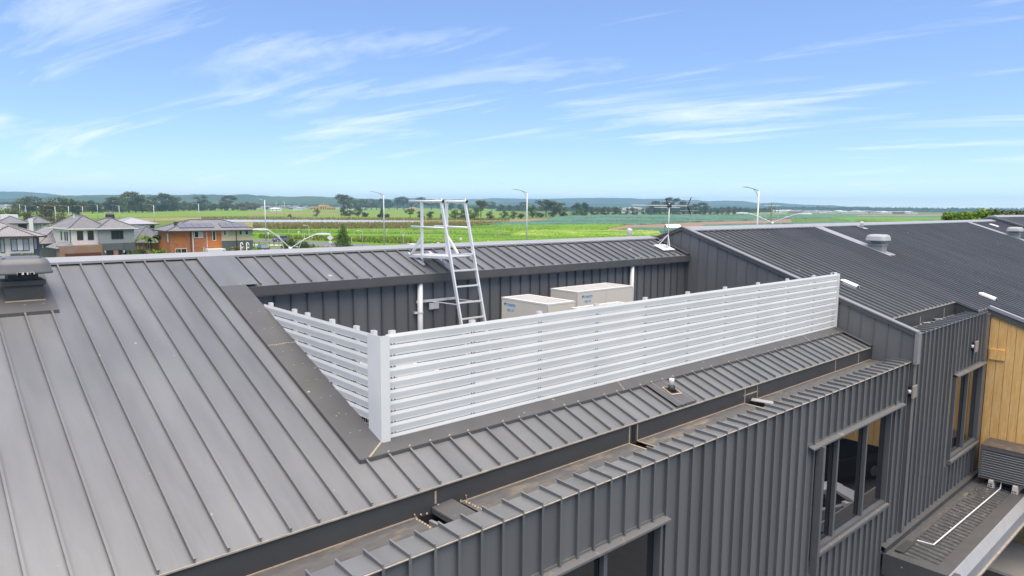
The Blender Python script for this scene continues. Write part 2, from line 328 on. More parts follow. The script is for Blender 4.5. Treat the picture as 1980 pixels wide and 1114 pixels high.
# parapet: coping trays and seamed wall trays
def coping(y0, y1, z):
    m = MB(); m.box(0.001, PITCH-.001, y0+.02, y1, z-.012, z)
    m.hexa([(-.005, y0+.004, z-.01), (.005, y0+.004, z-.01), (.005, y1, z-.01), (-.005, y1, z-.01), (-.005, y0+.01, z+.036), (.005, y0+.01, z+.036), (.005, y1+.012, z+.05), (-.005, y1+.012, z+.05)])
    m.hexa([(-.012, y0+.008, z+.027), (.012, y0+.008, z+.027), (.012, y1+.01, z+.041), (-.012, y1+.01, z+.041), (-.012, y0+.01, z+.037), (.012, y0+.01, z+.037), (.012, y1+.012, z+.051), (-.012, y1+.012, z+.051)])
    return m.mesh('coping_panel', 'charcoal')
def walltray(z0, z1):
    m = MB(); m.box(.001, PITCH-.001, FY+.052, FY+.062, z0, z1)
    m.box(-.0055, .0055, FY+.004, FY+.056, z0, z1); m.box(-.016, .016, FY, FY+.010, z0, z1)
    return m.mesh('wall_panel', 'charcoal_wall')
WT = {}
def wallrow(parent, xs, z0, z1):
    k = (z0, z1)
    if k not in WT: WT[k] = walltray(z0, z1)
    row('wall_panel', WT[k], parent, xs)
wxs = [3.505-0.012 + PITCH*k for k in range(-30, 45)]
wxs = [x for x in wxs if x < XG-0.05]
par = MB().box(-6, XG-.02, FY+.064, 5.74, 6.62, 7.086); par.box(-6, 4.10, FY+.064, 5.60, 0, 6.62); par.box(4.1, 7.62, FY+.064, 5.60, 0, 4.0); par.box(7.62, 12.36, FY+.064, 5.60, 0, 6.62); par.box(12.36, 15.9, FY+.064, 5.60, 0, 4.05); par.box(15.9, XG-.02, FY+.064, 5.6, 0, 6.62)
par.box(4.1, 7.62, FY+.064, 5.60, 6.22, 6.62); par.box(12.36, 15.9, FY+.064, 5.6, 6.14, 6.62)
par = par.build('parapet_wall', 'charcoal_wall', LW)
row('coping_panel', coping(FY, 5.75, 7.10), par, wxs)
def inwin(x, a, b): return a-.16 < x < b-.1
for x in wxs:
    if x < 0.3: continue
    if inwin(x, 4.1, 7.62): wallrow(par, [x], 6.26, 7.095); wallrow(par, [x], 0.0, 3.95)
    elif inwin(x, 12.36, 15.95): wallrow(par, [x], 6.28, 7.095); wallrow(par, [x], 0.0, 3.93)
    else: wallrow(par, [x], 0.0, 7.095)
MB().box(-6, XG-.02, 5.60, 19, 0, 6.6).build('building_core', 'dark_void', LW)
MB().box(-6, XG-.02, FY+.001, FY+.03, 7.085, 7.094).build('coping_edge', 'edge_dust', par)
def window(parent, x0, x1, z0, z1, muls, rec=0.075, head=(0.0, 0.0)):
    y = FY+rec
    m = MB(); t = .055
    m.box(x0, x0+t, FY-.012, y+.02, z0, z1); m.box(x1-t, x1, FY-.012, y+.02, z0, z1); m.box(x0+t, x1-t, FY-.0, y+.02, z1-t, z1); m.box(x0+t, x1-t, FY-.0, y+.02, z0, z0+t)
    w = m.build('window', 'window_frame', parent)
    for q in muls: MB().box(q-.035, q+.035, y-.06, y+.015, z0+t, z1-t).build('mullion', 'window_frame', w)
    e = [x0+t] + list(muls) + [x1-t]
    for i in range(len(e)-1):
        MB().box(e[i]+.001, e[i+1]-.001, y+.022, y+.03, z0+t, z1-t).build('pane', 'glass_dark', w)
    m = MB(); m.prism([(FY-.065, z1+.012), (FY+.06, z1+.04), (FY+.06, z1+.085), (FY+.03, z1+.085), (FY+.03, z1+.055), (FY-.072, z1+.025), (FY-.072, z1-.005), (FY-.065, z1-.005)], 'X', x0-head[0], x1+head[1]); m.build('head_flashing', 'sill_dusty', w)
    m = MB(); m.prism([(FY-.06, z0-.075), (FY-.06, z0-.03), (FY+.12, z0-.002), (FY+.12, z0-.075)], 'X', x0-.02, x1+.06); m.prism([(FY-.03, z0-.14), (FY-.03, z0-.085), (FY+.1, z0-.078), (FY+.1, z0-.14)], 'X', x0-.02, x1+.05); m.build('sill', 'sill_dusty', w)
    return w
window(par, 4.10, 7.60, 4.05, 6.20, (5.27, 6.43), head=(.05, .1))
w1 = window(par, 12.38, 15.86, 4.08, 6.18, (13.25, 14.62), head=(.38, .6))
MB().box(12.27, 12.36, FY-.13, FY+.0, 3.72, 6.2).build('jamb_fin', 'window_frame', w1)
# gable flashing strip where the low roof meets the tall wall
m = MB(); slab(m, XG-.16, XG-.012, 6.24, 7.1, rz1, .056, .006); m.build('apron_flashing', 'dark_flash', LW)
m = MB(); slab(m, XG-.16, XG-.012, 11.3, 12.6, rz1, .06, .006); m.build('apron_flashing', 'dark_flash', LW)
# ================================================================== taller wing
XE = 47.6
TW = thing('commercial_building', 'taller charcoal ribbed roof building with two mushroom vents and timber clad bay', 'building', (30, 12, 0), world=True)
gp = [(5.33, 0), (18.0, 0), (18.0, 7.62), (11.6, rz2(11.6)-.03), (5.33, rz2(5.33)-.03)]
gw = MB().prism(gp, 'X', XG+.02, XG+.16).build('gable_wall', 'charcoal_wall', TW)
for k in range(-5, 24):                                  # one seamed sheet after another, each cut to the gable slope
    y1 = 12.235-.30*k; y0 = y1-.30
    if y0 < 5.36: y0 = 5.36
    top = lambda y: (rz2(y) if y < 11.6 else rz2(11.6)-(y-11.6)*T2)-.035
    m = MB(); m.hexa([(XG+.008, y0+.001, 0), (XG+.02, y0+.001, 0), (XG+.02, y1-.001, 0), (XG+.008, y1-.001, 0), (XG+.008, y0+.001, top(y0)), (XG+.02, y0+.001, top(y0)), (XG+.02, y1-.001, top(y1)), (XG+.008, y1-.001, top(y1))])
    m.hexa([(XG-.012, y1-.005, 0), (XG+.012, y1-.005, 0), (XG+.012, y1+.005, 0), (XG-.012, y1+.005, 0), (XG-.012, y1-.005, top(y1)-.01), (XG+.012, y1-.005, top(y1)-.01), (XG+.012, y1+.005, top(y1)-.01), (XG-.012, y1+.005, top(y1)-.01)])
    m.build('wall_panel', 'charcoal_wall', gw)
zbg = lambda y: rz2(11.6)-(y-11.6)*T2
m = MB(); slab(m, XG-.045, XG+.13, 5.30, 11.6, rz2, .095, .03); slab(m, XG-.045, XG+.13, 11.6, 18.1, zbg, .095, .03); m.build('barge_cap', 'lit_cap_grey', TW)  # light on the flat top is put into the paler grey
m = MB(); slab(m, XG-.035, XG+.12, 5.31, 11.6, rz2, .065, .09); slab(m, XG-.035, XG+.12, 11.6, 18.1, zbg, .065, .09); m.build('barge_board', 'dark_flash', TW)
MB().box(XG-.05, XG+.14, 5.27, 5.345, 7.05, rz2(5.30)+.06).build('barge_end', 'lit_cap_grey', TW)  # lit end face, its brightness put into the grey
r2 = MB(); slab(r2, XG+.12, 21.92, 6.06, 11.6, rz2, -.016, .08); slab(r2, 21.92, 22.9, 5.46, 11.6, rz2, -.016, .08); slab(r2, 22.9, XE, 2.0, 11.6, rz2, -.016, .08); slab(r2, XG+.12, XE, 11.6, 18.1, zbg, 0, .08)
r2 = r2.build('roof', 'charcoal', TW)
X2 = [17.08+.30*k for k in range(0, 102)]
pa, pb, pc = pan(6.02, 11.5, rz2, rib=.054).mesh('roof_panel', 'charcoal'), pan(5.45, 11.5, rz2, rib=.054).mesh('roof_panel', 'charcoal'), pan(2.0, 11.5, rz2, rib=.054).mesh('roof_panel', 'charcoal')
for x in X2:
    if x < XE-.2: link('roof_panel', pa if x < 21.7 else pb if x < 22.8 else pc, r2, (x, 0, 0))
MB().prism([(11.36, rz2(11.36)+.04), (11.36, rz2(11.36)+.074), (11.6, rz2(11.6)+.085), (11.84, rz2(11.36)+.062), (11.84, rz2(11.36)+.02), (11.6, rz2(11.6)+.03)], 'X', XG+.1, XE).build('ridge_cap', 'fan_grey', r2)  # reflected sky is painted in as a paler grey than the trays
MB().box(XG+.14, 21.9, 6.008, 6.02, rz2(6.02)-.014, rz2(6.02)+.003).build('drip_edge', 'edge_dust', r2)
m = MB(); slab(m, 22.84, 22.98, 1.95, 5.44, rz2, .075, .09); m.build('barge_cap', 'fan_grey', TW)
m = MB(); slab(m, 22.86, 22.93, 1.95, 5.44, rz2, -.02, .16); m.build('barge_board', 'dark_flash', TW)
# box gutter of the taller wing
m = MB(); m.box(XG+.14, 21.9, 6.03, 6.05, 7.5, rz2(6.0)-.02); m.prism([(5.74, 7.5), (6.05, 7.5), (6.05, rz2(6.05)-.02), (5.46, rz2(5.46)-.02), (5.46, 7.6)], 'X', 21.9, 21.94); m.build('gutter_fascia', 'dark_fascia', TW)
g2 = MB().box(XG+.14, 21.9, 5.74, 6.03, 7.54, 7.58).build('gutter_floor', 'gutter_dirty', TW)
m = MB(); m.box(XG+.14, 21.9, 6.02, 6.029, 7.579, 7.59)
for k in range(26): m.tube([(19.2+random.uniform(-.05, .1), 6.0+random.uniform(-.02, .02), 7.6), (19.24, 6.01, 7.62)], .012, 5)
m.box(19.2, 19.23, 6.02, 6.028, 7.6, 7.8); m.box(21.0, 21.03, 6.02, 6.028, 7.6, 7.85); m.build('sealant_bead', 'sealant', g2)
m = MB(); m.bar((19.35, 6.0, 7.63), (19.9, 5.8, 7.62), .1, .02); m.bar((20.2, 6.0, 7.64), (20.6, 5.78, 7.62), .12, .02); m.build('overflow_cover', 'plain_grey', g2)
par2 = MB().box(XG+.16, 22.74, FY+.064, 5.74, 7.0, 7.655); par2.box(XG+.16, 20.1, FY+.064, 5.6, 0, 7.0); par2.box(20.1, 22.74, FY+.064, 5.6, 0, 3.95); par2.box(20.1, 22.74, FY+.064, 5.6, 6.25, 7.0)
par2 = par2.build('parapet_wall', 'charcoal_wall', TW)
x2s = [XG+.17+PITCH*k for k in range(0, 20)]
row('coping_panel', coping(FY, 5.75, 7.67), par2, x2s[:-1])
for x in x2s:
    if x > 22.65: continue
    if x > 20.0: wallrow(par2, [x], 6.33, 7.665); wallrow(par2, [x], 2.98, 3.84)
    elif x > 15.6: wallrow(par2, [x], 2.98, 7.665)
window(par2, 20.14, 22.5, 4.0, 6.22, (21.3,), head=(.03, .16))
MB().box(22.50, 22.82, FY+.0, FY+.06, 2.98, 7.62).build('corner_trim', 'window_frame', par2)
MB().box(XG+.2, XE, 5.6, 17.9, 0, 7.4).build('building_core', 'dark_void', TW)
# timber clad bay
bay = MB().prism([(5.40, 2.95), (1.6, 2.95), (1.6, rz2(1.6)-.12), (5.40, rz2(5.40)-.12)], 'X', 22.93, 23.1).build('bay_wall', 'dark_void', TW)
MB().box(23.1, 30, 1.6, 5.6, 2.95, 6.3).build('bay_core', 'dark_void', TW)
for k in range(18):
    y1 = 5.385-.208*k; y0 = y1-.199
    MB().hexa([(22.905, y0, 2.97), (22.93, y0, 2.97), (22.93, y1, 2.97), (22.905, y1, 2.97), (22.905, y0, rz2(y0)-.11), (22.93, y0, rz2(y0)-.11), (22.93, y1, rz2(y1)-.11), (22.905, y1, rz2(y1)-.11)]).build('board', 'oak', bay)
MB().box(22.86, 22.904, 4.98, 5.35, 6.30, 6.61).build('cover_plate', 'oak', TW, bevel=.008)
# roof strips leading from the ridge to the mushroom vents
for xa in (24.72, 42.25):
    m = MB(); slab(m, xa-.10, xa+.52, 8.82, 11.37, rz2, .062, .006); slab(m, xa-.10, xa+.52, 8.812, 8.82, rz2, .062, .055); m.build('vent_flashing', 'fan_grey', TW)
m = MB(); slab(m, 28.1, 28.5, 11.0, 11.37, rz2, .062, .006); m.build('vent_flashing', 'fan_grey', TW)
# third wing
E3 = thing('commercial_building', 'furthest charcoal gabled wing stepping up behind the second mushroom vent', 'building', (56, 12, 0), world=True)
pr = [(3.0, 0), (20, 0), (20, 7.9), (11.57, 10.05), (3.0, 7.2)]
g3 = MB().prism(pr, 'X', XE+.02, XE+16).build('gable_wall', 'charcoal_wall', E3)
t3 = lambda y: 10.05-(11.57-y)*.3326 if y < 11.57 else 10.05-(y-11.57)*.255
for k in range(-6, 26):
    y1 = 11.57-.3*k; y0 = y1-.3
    MB().hexa([(XE+.005, y0+.004, 0), (XE+.019, y0+.004, 0), (XE+.019, y1-.004, 0), (XE+.005, y1-.004, 0), (XE+.005, y0+.004, t3(y0)), (XE+.019, y0+.004, t3(y0)), (XE+.019, y1-.004, t3(y1)), (XE+.005, y1-.004, t3(y1))]).build('wall_panel', 'charcoal_wall', g3)
    MB().box(XE-.02, XE+.02, y1-.008, y1+.008, 0, t3(y1)-.02).build('seam', 'charcoal_wall', g3)
r3 = MB(); slab(r3, XE-.05, XE+16.2, 2.9, 11.57, lambda y: t3(y), .09, .08); slab(r3, XE-.05, XE+16.2, 11.57, 20.2, lambda y: t3(y), .09, .08); r3 = r3.build('roof', 'charcoal', E3)
s3 = MB(); slab(s3, -.008, .008, 2.9, 11.5, t3, .125, .04); s3 = s3.mesh('roof_seam', 'charcoal')
row('roof_seam', s3, r3, [XE+.2+.3*k for k in range(52)])
MB().prism([(11.3, t3(11.3)+.1), (11.3, t3(11.3)+.14), (11.57, 10.2), (11.84, t3(11.84)+.14), (11.84, t3(11.84)+.1)], 'X', XE-.06, XE+16.2).build('ridge_cap', 'fan_grey', r3)  # paler grey carries the sky's reflection on the cap
# ================================================================== awning along the street front
AW = thing('awning', 'dark ribbed metal awning with a box kerb below the windows', 'awning', (20, 4.6, 2.6), world=True)
za = lambda y: 2.93-(5.1-y)*.10
AX0, AX1 = 15.85, 25.6
aw = MB(); slab(aw, AX0, AX1, 4.02, 5.41, za, -.035, .05); aw = aw.build('deck', 'dark_flash', AW)
am = MB(); am.hexa([(0, 4.36, za(4.36)-.02), (.2, 4.36, za(4.36)-.02), (.2, 5.08, za(5.08)-.02), (0, 5.08, za(5.08)-.02), (0, 4.36, za(4.36)), (.2, 4.36, za(4.36)), (.2, 5.08, za(5.08)), (0, 5.08, za(5.08))])
am.hexa([(-.028, 4.36, za(4.36)-.004), (.028, 4.36, za(4.36)-.004), (.028, 5.08, za(5.08)-.004), (-.028, 5.08, za(5.08)-.004), (-.014, 4.36, za(4.36)+.03), (.014, 4.36, za(4.36)+.03), (.014, 5.08, za(5.08)+.03), (-.014, 5.08, za(5.08)+.03)])
row('roof_panel', am.mesh('roof_panel', mat('awning_sheet', (0.075, 0.074, 0.073), rough=0.55, col2=(0.2, 0.185, 0.165), c2scale=7, c2lo=.52, c2hi=.75, var=.12, spots=(16, .71, (.5, .48, .44)))), aw, [AX0+.28+.2*k for k in range(48)])
MB().box(AX0+.2, AX1, 5.085, 5.30, za(5.1)-.034, za(5.1)-.022).build('gutter_floor', 'gutter_dirty', AW)
MB().box(AX0, AX1, 5.30, 5.325, za(5.1)-.05, 3.03).build('wall_upstand', 'dark_fascia', AW)
MB().prism([(5.30, 3.028), (5.42, 3.05), (5.42, 3.075), (5.295, 3.045)], 'X', AX0, AX1).build('wall_flashing', 'dark_flash', AW)
MB().prism([(4.36, za(4.36)-.02), (4.36, za(4.36)+.055), (4.06, za(4.36)+.075), (4.06, za(4.36)-.05)], 'X', AX0, AX1).build('kerb', 'dark_flash', AW)
MB().prism([(4.06, za(4.36)+.074), (4.03, za(4.36)+.074), (3.90, za(4.36)-.10), (3.90, za(4.36)-.42), (4.06, za(4.36)-.42)], 'X', AX0-.02, AX1).build('fascia', 'fan_grey', AW)
m = MB(); m.box(AX0-.03, AX0+.24, 3.91, 5.34, za(4.36)-.42, za(4.36)+.07); m.build('end_kerb', 'dark_flash', AW)
m = MB(); m.box(AX0+.26, AX0+.95, 5.02, 5.2, za(5.1)+.005, za(5.1)+.035); m.build('overflow_cover', 'dark_fascia', AW)
m = MB(); m.box(AX0-.02, AX1, 3.86, 3.90, za(4.36)-.45, za(4.36)-.40); m.build('fascia_lip', 'edge_dust', AW)
# ================================================================== louvre screen
LS = thing('louvre_screen', 'white metal louvre screen wrapping two sides of the roof plant well', 'screen', (4.3, 7.2, 7.6), world=True)
NS, SP, ZT = 10, 0.139, 8.952
def louvre(z, lo=.131):                       # Z section: top return, overhanging face, screwed bottom flange; (offset outwards, height)
    return [(.005, z), (.013, z-.038), (.0135, z-.043), (.004, z-.108), (.004, z-lo), (.0, z-lo), (.0, z-.106), (.009, z-.043), (.008, z-.039), (.001, z-.002)]
for k in range(NS):
    z = ZT-SP*k
    b = MB().prism([(7.13-o, h) for o, h in louvre(z)], 'X', 4.31, 16.80).build('slat', 'white_coat', LS)
    m = MB()
    for j in range(11):
        x = 4.40+1.245*j
        for dx in (-.022, .022):
            if x+dx < 16.7: m.box(x+dx-.006, x+dx+.006, 7.120, 7.127, z-.129, z-.117)
    m.build('screw', 'black_bolt', b)
    yl = 7.25+(z-.10-rz1(7.25)-.02)/T1           # where the slat runs into the sloping roof
    yl = min(yl, 10.72)
    if yl > 7.5:
        pf = louvre(z, .125); m = MB()
        pts0 = [(4.215-o, 7.34, h) for o, h in pf]
        pts1 = [(4.215-o, yl+.22*(1 if k else .6)*((h-(z-.134))/.134), h) for o, h in pf]
        i = len(m.v); m.rings([pts0, pts1]); s2 = m.build('slat', 'white_coat', LS)
        m = MB()
        for y in (7.73, 8.38, 9.12, 9.55):
            for dy in (-.02, .02):
                if y+dy < yl: m.box(4.205, 4.212, y+dy-.006, y+dy+.006, z-.129, z-.117)
        if m.v: m.build('screw', 'black_bolt', s2)
MB().box(4.31, 16.80, 7.126, 7.132, 7.63, ZT-SP*9-.128).build('base_sheet', 'white_coat', LS)
def rhs(m, x, y, z0, z1, a=.038, b=.025):
    o = [(x-a, y-b), (x+a, y-b), (x+a, y+b), (x-a, y+b)]; i = [(x-a+.005, y-b+.005), (x+a-.005, y-b+.005), (x+a-.005, y+b-.005), (x-a+.005, y+b-.005)]
    m.rings([[(p[0], p[1], z0) for p in o], [(p[0], p[1], z1) for p in o], [(p[0], p[1], z1) for p in i], [(p[0], p[1], z1-.12) for p in i]])
    return m
for j in range(11):
    x = min(4.42+1.245*j, 16.6)
    rhs(MB(), x, 7.165, 7.05, 8.985).build('post', 'white_coat', LS)
for y in (7.30, 7.73, 8.38, 9.12, 9.55, 10.40):
    rhs(MB(), 4.25, y, 7.05, 8.985, .025, .038).build('post', 'white_coat', LS)
m = MB(); m.box(4.196, 4.315, 7.056, 7.062, 7.56, ZT+.002); m.box(4.190, 4.196, 7.056, 7.36, 7.60, ZT+.002); m.build('corner_post', 'white_coat', LS)
m = MB(); m.box(16.80, 16.806, 7.07, 7.15, 7.62, ZT+.008); m.box(16.56, 16.80, 7.14, 7.17, ZT-.02, ZT+.03); m.build('end_angle', 'white_coat', LS)
# ================================================================== roof access ladder
LD = thing('access_ladder', 'silver aluminium ladder with guard rails and platform up from plant well', 'ladder', (8.2, 10.03, 6.98), world=True)
yl_ = lambda z: 11.0-(10.62-z)*(0.65/2.37)
for x in (7.92, 8.50):
    MB().bar((x, yl_(6.98), 6.98), (x, yl_(10.64), 10.64), .032, .068).build('stile', 'aluminium', LD, bevel=.004)
for k in range(9):
    z = 9.56-.3035*k; MB().bar((7.92, yl_(z), z), (8.50, yl_(z), z), .034, .028).build('rung', 'aluminium', LD)
for x, yp in ((7.92, 11.65), (8.50, 11.60)):
    MB().tube([(x, 10.93, 10.585), (x, 12.10, 10.585)], .026, 10).build('hand_rail', 'aluminium', LD, smooth=True)
    MB().tube([(x, 10.918, 10.585), (x, 10.93, 10.585)], .029, 10).build('end_cap', 'black_bolt', LD)
    MB().tube([(x, yl_(10.06), 10.07), (x, 12.03, 10.07)], .021, 8).build('mid_rail', 'aluminium', LD, smooth=True)
    MB().bar((x, yp, 10.57), (x, yp, 9.42), .045).build('rail_post', 'aluminium', LD)
MB().bar((7.92, 11.67, 9.86), (7.92, 12.08, 9.47), .04).build('brace', 'aluminium', LD)
MB().bar((8.50, 11.58, 9.88), (8.50, 11.22, 9.53), .04).build('brace', 'aluminium', LD)
pl = MB(); pl.bar((7.92, 10.78, 9.50), (7.92, 12.12, 9.46), .03, .05); pl.bar((8.50, 10.78, 9.50), (8.50, 12.12, 9.46), .03, .05); pl = pl.build('platform', 'aluminium', LD)
for k in range(7): y = 10.86+.2*k; MB().box(7.93, 8.49, y-.075, y+.075, 9.505-.028*k/6*.9, 9.517-.028*k/6*.9).build('tread', 'galvanised', pl)
m = MB()
for x in (7.95, 8.47): m.bar((x, 11.62, rz1(11.62)+.05), (x, 12.2, rz1(12.2)+.05), .05, .03); m.bar((x, 11.68, rz1(11.68)+.05), (x, 11.68, 9.46), .03)
m.build('roof_foot', 'galvanised', LD)
m = MB()
for x in (7.92, 8.50): m.bar((x, yl_(8.62), 8.62), (x-.16, 11.40, 8.62), .03, .015)
m.bar((7.6, 11.39, 8.60), (8.62, 11.39, 8.60), .03, .05); m.build('wall_bracket', 'aluminium', LD)
MB().box(7.90, 8.14, 11.385, 11.395, 8.42, 8.55).build('name_plate', 'galvanised', LD)
# ================================================================== outdoor units in the well
def text_mesh(txt, size, m):
    cu = bpy.data.curves.new('t', 'FONT'); cu.body = txt; cu.size = size; cu.extrude = .0008; cu.shear = 0.0
    cu.offset = size*.018
    o = bpy.data.objects.new('t', cu); COL.objects.link(o); bpy.context.view_layer.update()
    me = bpy.data.meshes.new_from_object(o.evaluated_get(bpy.context.evaluated_depsgraph_get()))
    bpy.data.objects.remove(o); me.name = 'logo'; me.materials.clear(); me.materials.append(MATS[m]); return me
TXT = text_mesh('DAIKIN', .075, 'logo_cyan'); TXV = text_mesh('VRV IV', .07, 'logo_cyan')
def unit(x0, x1, y0, y1, z0, z1, face, label, seam=False, logo=True):
    t = thing('air_conditioner', label, 'air conditioner', ((x0+x1)/2, (y0+y1)/2, z0), world=True, group='outdoor units in the roof plant well')
    MB().box(x0, x1, y0, y1, z0, z1-.03).build('casing', 'ac_beige', t, bevel=.006)
    m = MB(); w = .07
    m.box(x0-.004, x1+.004, y0-.004, y0+w, z1-.03, z1); m.box(x0-.004, x1+.004, y1-w, y1+.004, z1-.03, z1); m.box(x0-.004, x0+w, y0+w, y1-w, z1-.03, z1); m.box(x1-w, x1+.004, y0+w, y1-w, z1-.03, z1)
    m.build('top_frame', mat('ac_pale', (.68, .65, .58), rough=.45), t)
    g = MB(); n = int((y1-y0-2*w)/.035)
    for k in range(n): y = y0+w+.017+k*(y1-y0-2*w-.03)/max(1, n-1); g.box(x0+w, x1-w, y-.004, y+.004, z1-.012, z1-.006)
    n = int((x1-x0-2*w)/.06)
    for k in range(n): x = x0+w+.02+k*(x1-x0-2*w-.04)/max(1, n-1); g.box(x-.004, x+.004, y0+w, y1-w, z1-.018, z1-.012)
    g.build('fan_grille', mat('ac_pale', ()), t)
    MB().box(x0+w-.005, x1-w+.005, y0+w-.005, y1-w+.005, z1-.045, z1-.028).build('fan_deck', 'ac_grille', t)
    for (fx, fy) in (((x0+x1)/2, y0+.3), ((x0+x1)/2, y1-.3)) if (y1-y0) > (x1-x0) else ((x0+.42, (y0+y1)/2), (x1-.42, (y0+y1)/2)):
        MB().tube([(fx, fy, z1-.02), (fx, fy, z1-.0185)], .28, 20).build('fan_ring', 'fan_grey', t)
    m = MB()
    for (cx, cy_) in ((x0, y0), (x1, y0)): m.box(cx-.006, cx+.006, cy_-.006, cy_+.006, z0, z1-.03)
    m.build('corner_trim', 'ac_grille', t)
    if seam: MB().box((x0+x1)/2-.004, (x0+x1)/2+.004, y0-.003, y0, z0, z1-.03).build('panel_seam', 'ac_grille', t)
    if logo:
        if face == 'X':
            M = Matrix.Translation((x0-.002, y1-.16, z1-.155)) @ Matrix(((0, 0, -1, 0), (-1, 0, 0, 0), (0, 1, 0, 0), (0, 0, 0, 1)))
        else: M = Matrix.Translation((x0+.22, y0-.002, z1-.15)) @ Matrix(((1, 0, 0, 0), (0, 0, -1, 0), (0, 1, 0, 0), (0, 0, 0, 1)))
        for me, dx, dz in ((TXT, 0, 0), (TXV, .0, -.105)):
            m2 = me.copy(); m2.transform(M @ Matrix.Translation((dx, dz, 0))); link('logo', m2, t)
        tri = MB(); tri.poly([M @ Vector(p) for p in ((-.075, .0, .001), (-.02, .055, .001), (-.075, .055, .001))]); tri.build('emblem', 'logo_green', t)
        tri = MB(); tri.poly([M @ Vector(p) for p in ((-.018, .012, .001), (-.018, .055, .001), (-.055, .012, .001))]); tri.build('emblem', 'logo_cyan', t)
    if face == 'X':
        MB().box(x0-.003, x0, y1-.15, y1-.05, z1-.60, z1-.50).build('control_window', 'black_bolt', t)
        MB().box(x0-.02, x0, y0+.32, y0+.46, z1-.42, z1-.38).build('handle', 'plain_grey', t)
    return t
unit(8.82, 9.55, 8.92, 10.22, 6.98, 8.72, 'X', 'beige outdoor unit nearest the ladder with cyan logo on its left side')
unit(10.62, 12.46, 9.86, 10.66, 6.98, 8.72, 'Y', 'long beige double outdoor unit against the seamed well wall', seam=True)
unit(8.95, 10.25, 7.74, 8.46, 6.98, 8.70, 'Y', 'low beige outdoor unit close behind the long louvre screen', logo=False)
t = unit(4.75, 5.52, 7.62, 8.86, 6.98, 8.22, 'X', 'beige outdoor unit with wire coil guard behind the short louvre side', logo=False)
m = MB(); MB().box(4.735, 4.749, 7.68, 8.80, 7.2, 8.1).build('coil', 'black_bolt', t)
for k in range(20): y = 7.70+.057*k; m.box(4.722, 4.730, y, y+.008, 7.2, 8.1)
for k in range(8): z = 7.22+.12*k; m.box(4.720, 4.730, 7.68, 8.80, z, z+.008)
m.build('coil_guard', 'white_coat', t)
# ================================================================== mushroom roof vents
def vent(x, y, zf, label, bm, dm):
    t = thing('roof_vent', label, 'roof vent', (x, y, zf(y)), world=True)
    h = .215; zt = zf(y-h)+.27
    MB().prism([(y-h, zf(y-h)+.02), (y+h, zf(y+h)+.02), (y+h, zt), (y-h, zt)], 'X', x-h, x+h).build('base_box', bm, t)
    MB().box(x-h-.03, x+h+.03, y-h-.03, y+h+.03, zt-.01, zt+.06).build('collar', bm, t, bevel=.008)
    MB().box(x-.17, x+.17, y-.17, y+.17, zt+.06, zt+.19).build('neck', bm, t)
    rg = []
    for s, z in ((.315, .155), (.345, .15), (.345, .175), (.33, .20), (.325, .27), (.29, .335), (.22, .365), (.08, .375)):
        n = 4; ring = []
        for q in range(32):
            a = 2*math.pi*(q+.5)/32; c, s_ = math.cos(a), math.sin(a); f = (abs(c)**5+abs(s_)**5)**(-1/5.); ring.append((x+c*s*f, y+s_*s*f, zt+z))
        rg.append(ring)
    MB().rings(rg).build('dome', dm, t, smooth=True)
    m = MB()
    for (dx, dy) in ((-.2, -.2), (.2, -.2), (.2, .2), (-.2, .2)): m.tube([(x+dx, y+dy, zt+.37-.02), (x+dx, y+dy, zt+.372)], .02, 8)
    m.build('screw_cap', dm, t)
    m = MB(); m.box(x-h-.012, x+h+.012, y-h-.014, y-h, zf(y-h)+.045, zf(y-h)+.062); m.build('sealant_bead', 'sealant', t)
    return t
v0 = vent(1.225, 11.485, rz1, 'large charcoal mushroom vent with pale lichen under its rim beside the ridge', 'dark_fascia', mat('vent_dome_dark', (.13, .13, .132), rough=.42, var=.1, vscale=4))
m = MB()
for k in range(9): a = random.uniform(-.12, .16); m.box(1.225+a, 1.225+a+random.uniform(.02, .05), 11.485-.352, 11.485-.345, 9.545, 9.565+random.uniform(0, .012))
m.build('lichen', 'white_coat', v0)
vent(24.975, 9.31, rz2, 'grey mushroom vent at the foot of the pale ridge strip beside the ribbed expanse', 'fan_grey', mat('vent_dome', (.36, .365, .37), rough=.45))
vent(42.5, 9.31, rz2, 'small grey mushroom vent just before the furthest gabled wing', 'fan_grey', MATS['vent_dome'])
m = MB(); slab(m, .82, 1.56, 10.98, 12.41, rz1, .046, .006); slab(m, .82, 1.56, 10.972, 10.98, rz1, .046, .05); m.build('vent_flashing', 'dark_flash', LW)
# white hooded outlets on the ribbed roof
def hood(x, y, zf, label, dz=0):
    t = thing('hooded_outlet', label, 'roof outlet', (x, y, zf(y)), world=True, group='white hooded outlets on the ribbed roof')
    pf = [(-.11, 0), (-.10, .055), (-.05, .085), (.05, .085), (.10, .055), (.11, 0)]
    def rg(yy, s=1): return [(x+a*s, yy, zf(yy)+.02+dz+h*s) for a, h in pf]
    MB().rings([rg(y-.22), rg(y+.13), rg(y+.22, .6)]).build('hood', 'white_coat', t, smooth=False)
    MB().prism([(x-.09, zf(y-.22)+.025+dz), (x+.09, zf(y-.22)+.025+dz), (x+.05, zf(y-.22)+.085+dz), (x-.05, zf(y-.22)+.085+dz)], 'Y', y-.223, y-.2205).build('mouth', 'black_bolt', t)
hood(18.68, 7.6, rz2, 'white hooded outlet just past the end of the louvre screen')
hood(24.25, 5.84, rz2, 'white hooded outlet above the timber clad bay')
hood(44.85, 10.8, rz2, 'white hooded outlet between the second vent and furthest wing')
hood(53.0, 9.6, t3, 'white hooded outlet on the furthest wing roof', .09)
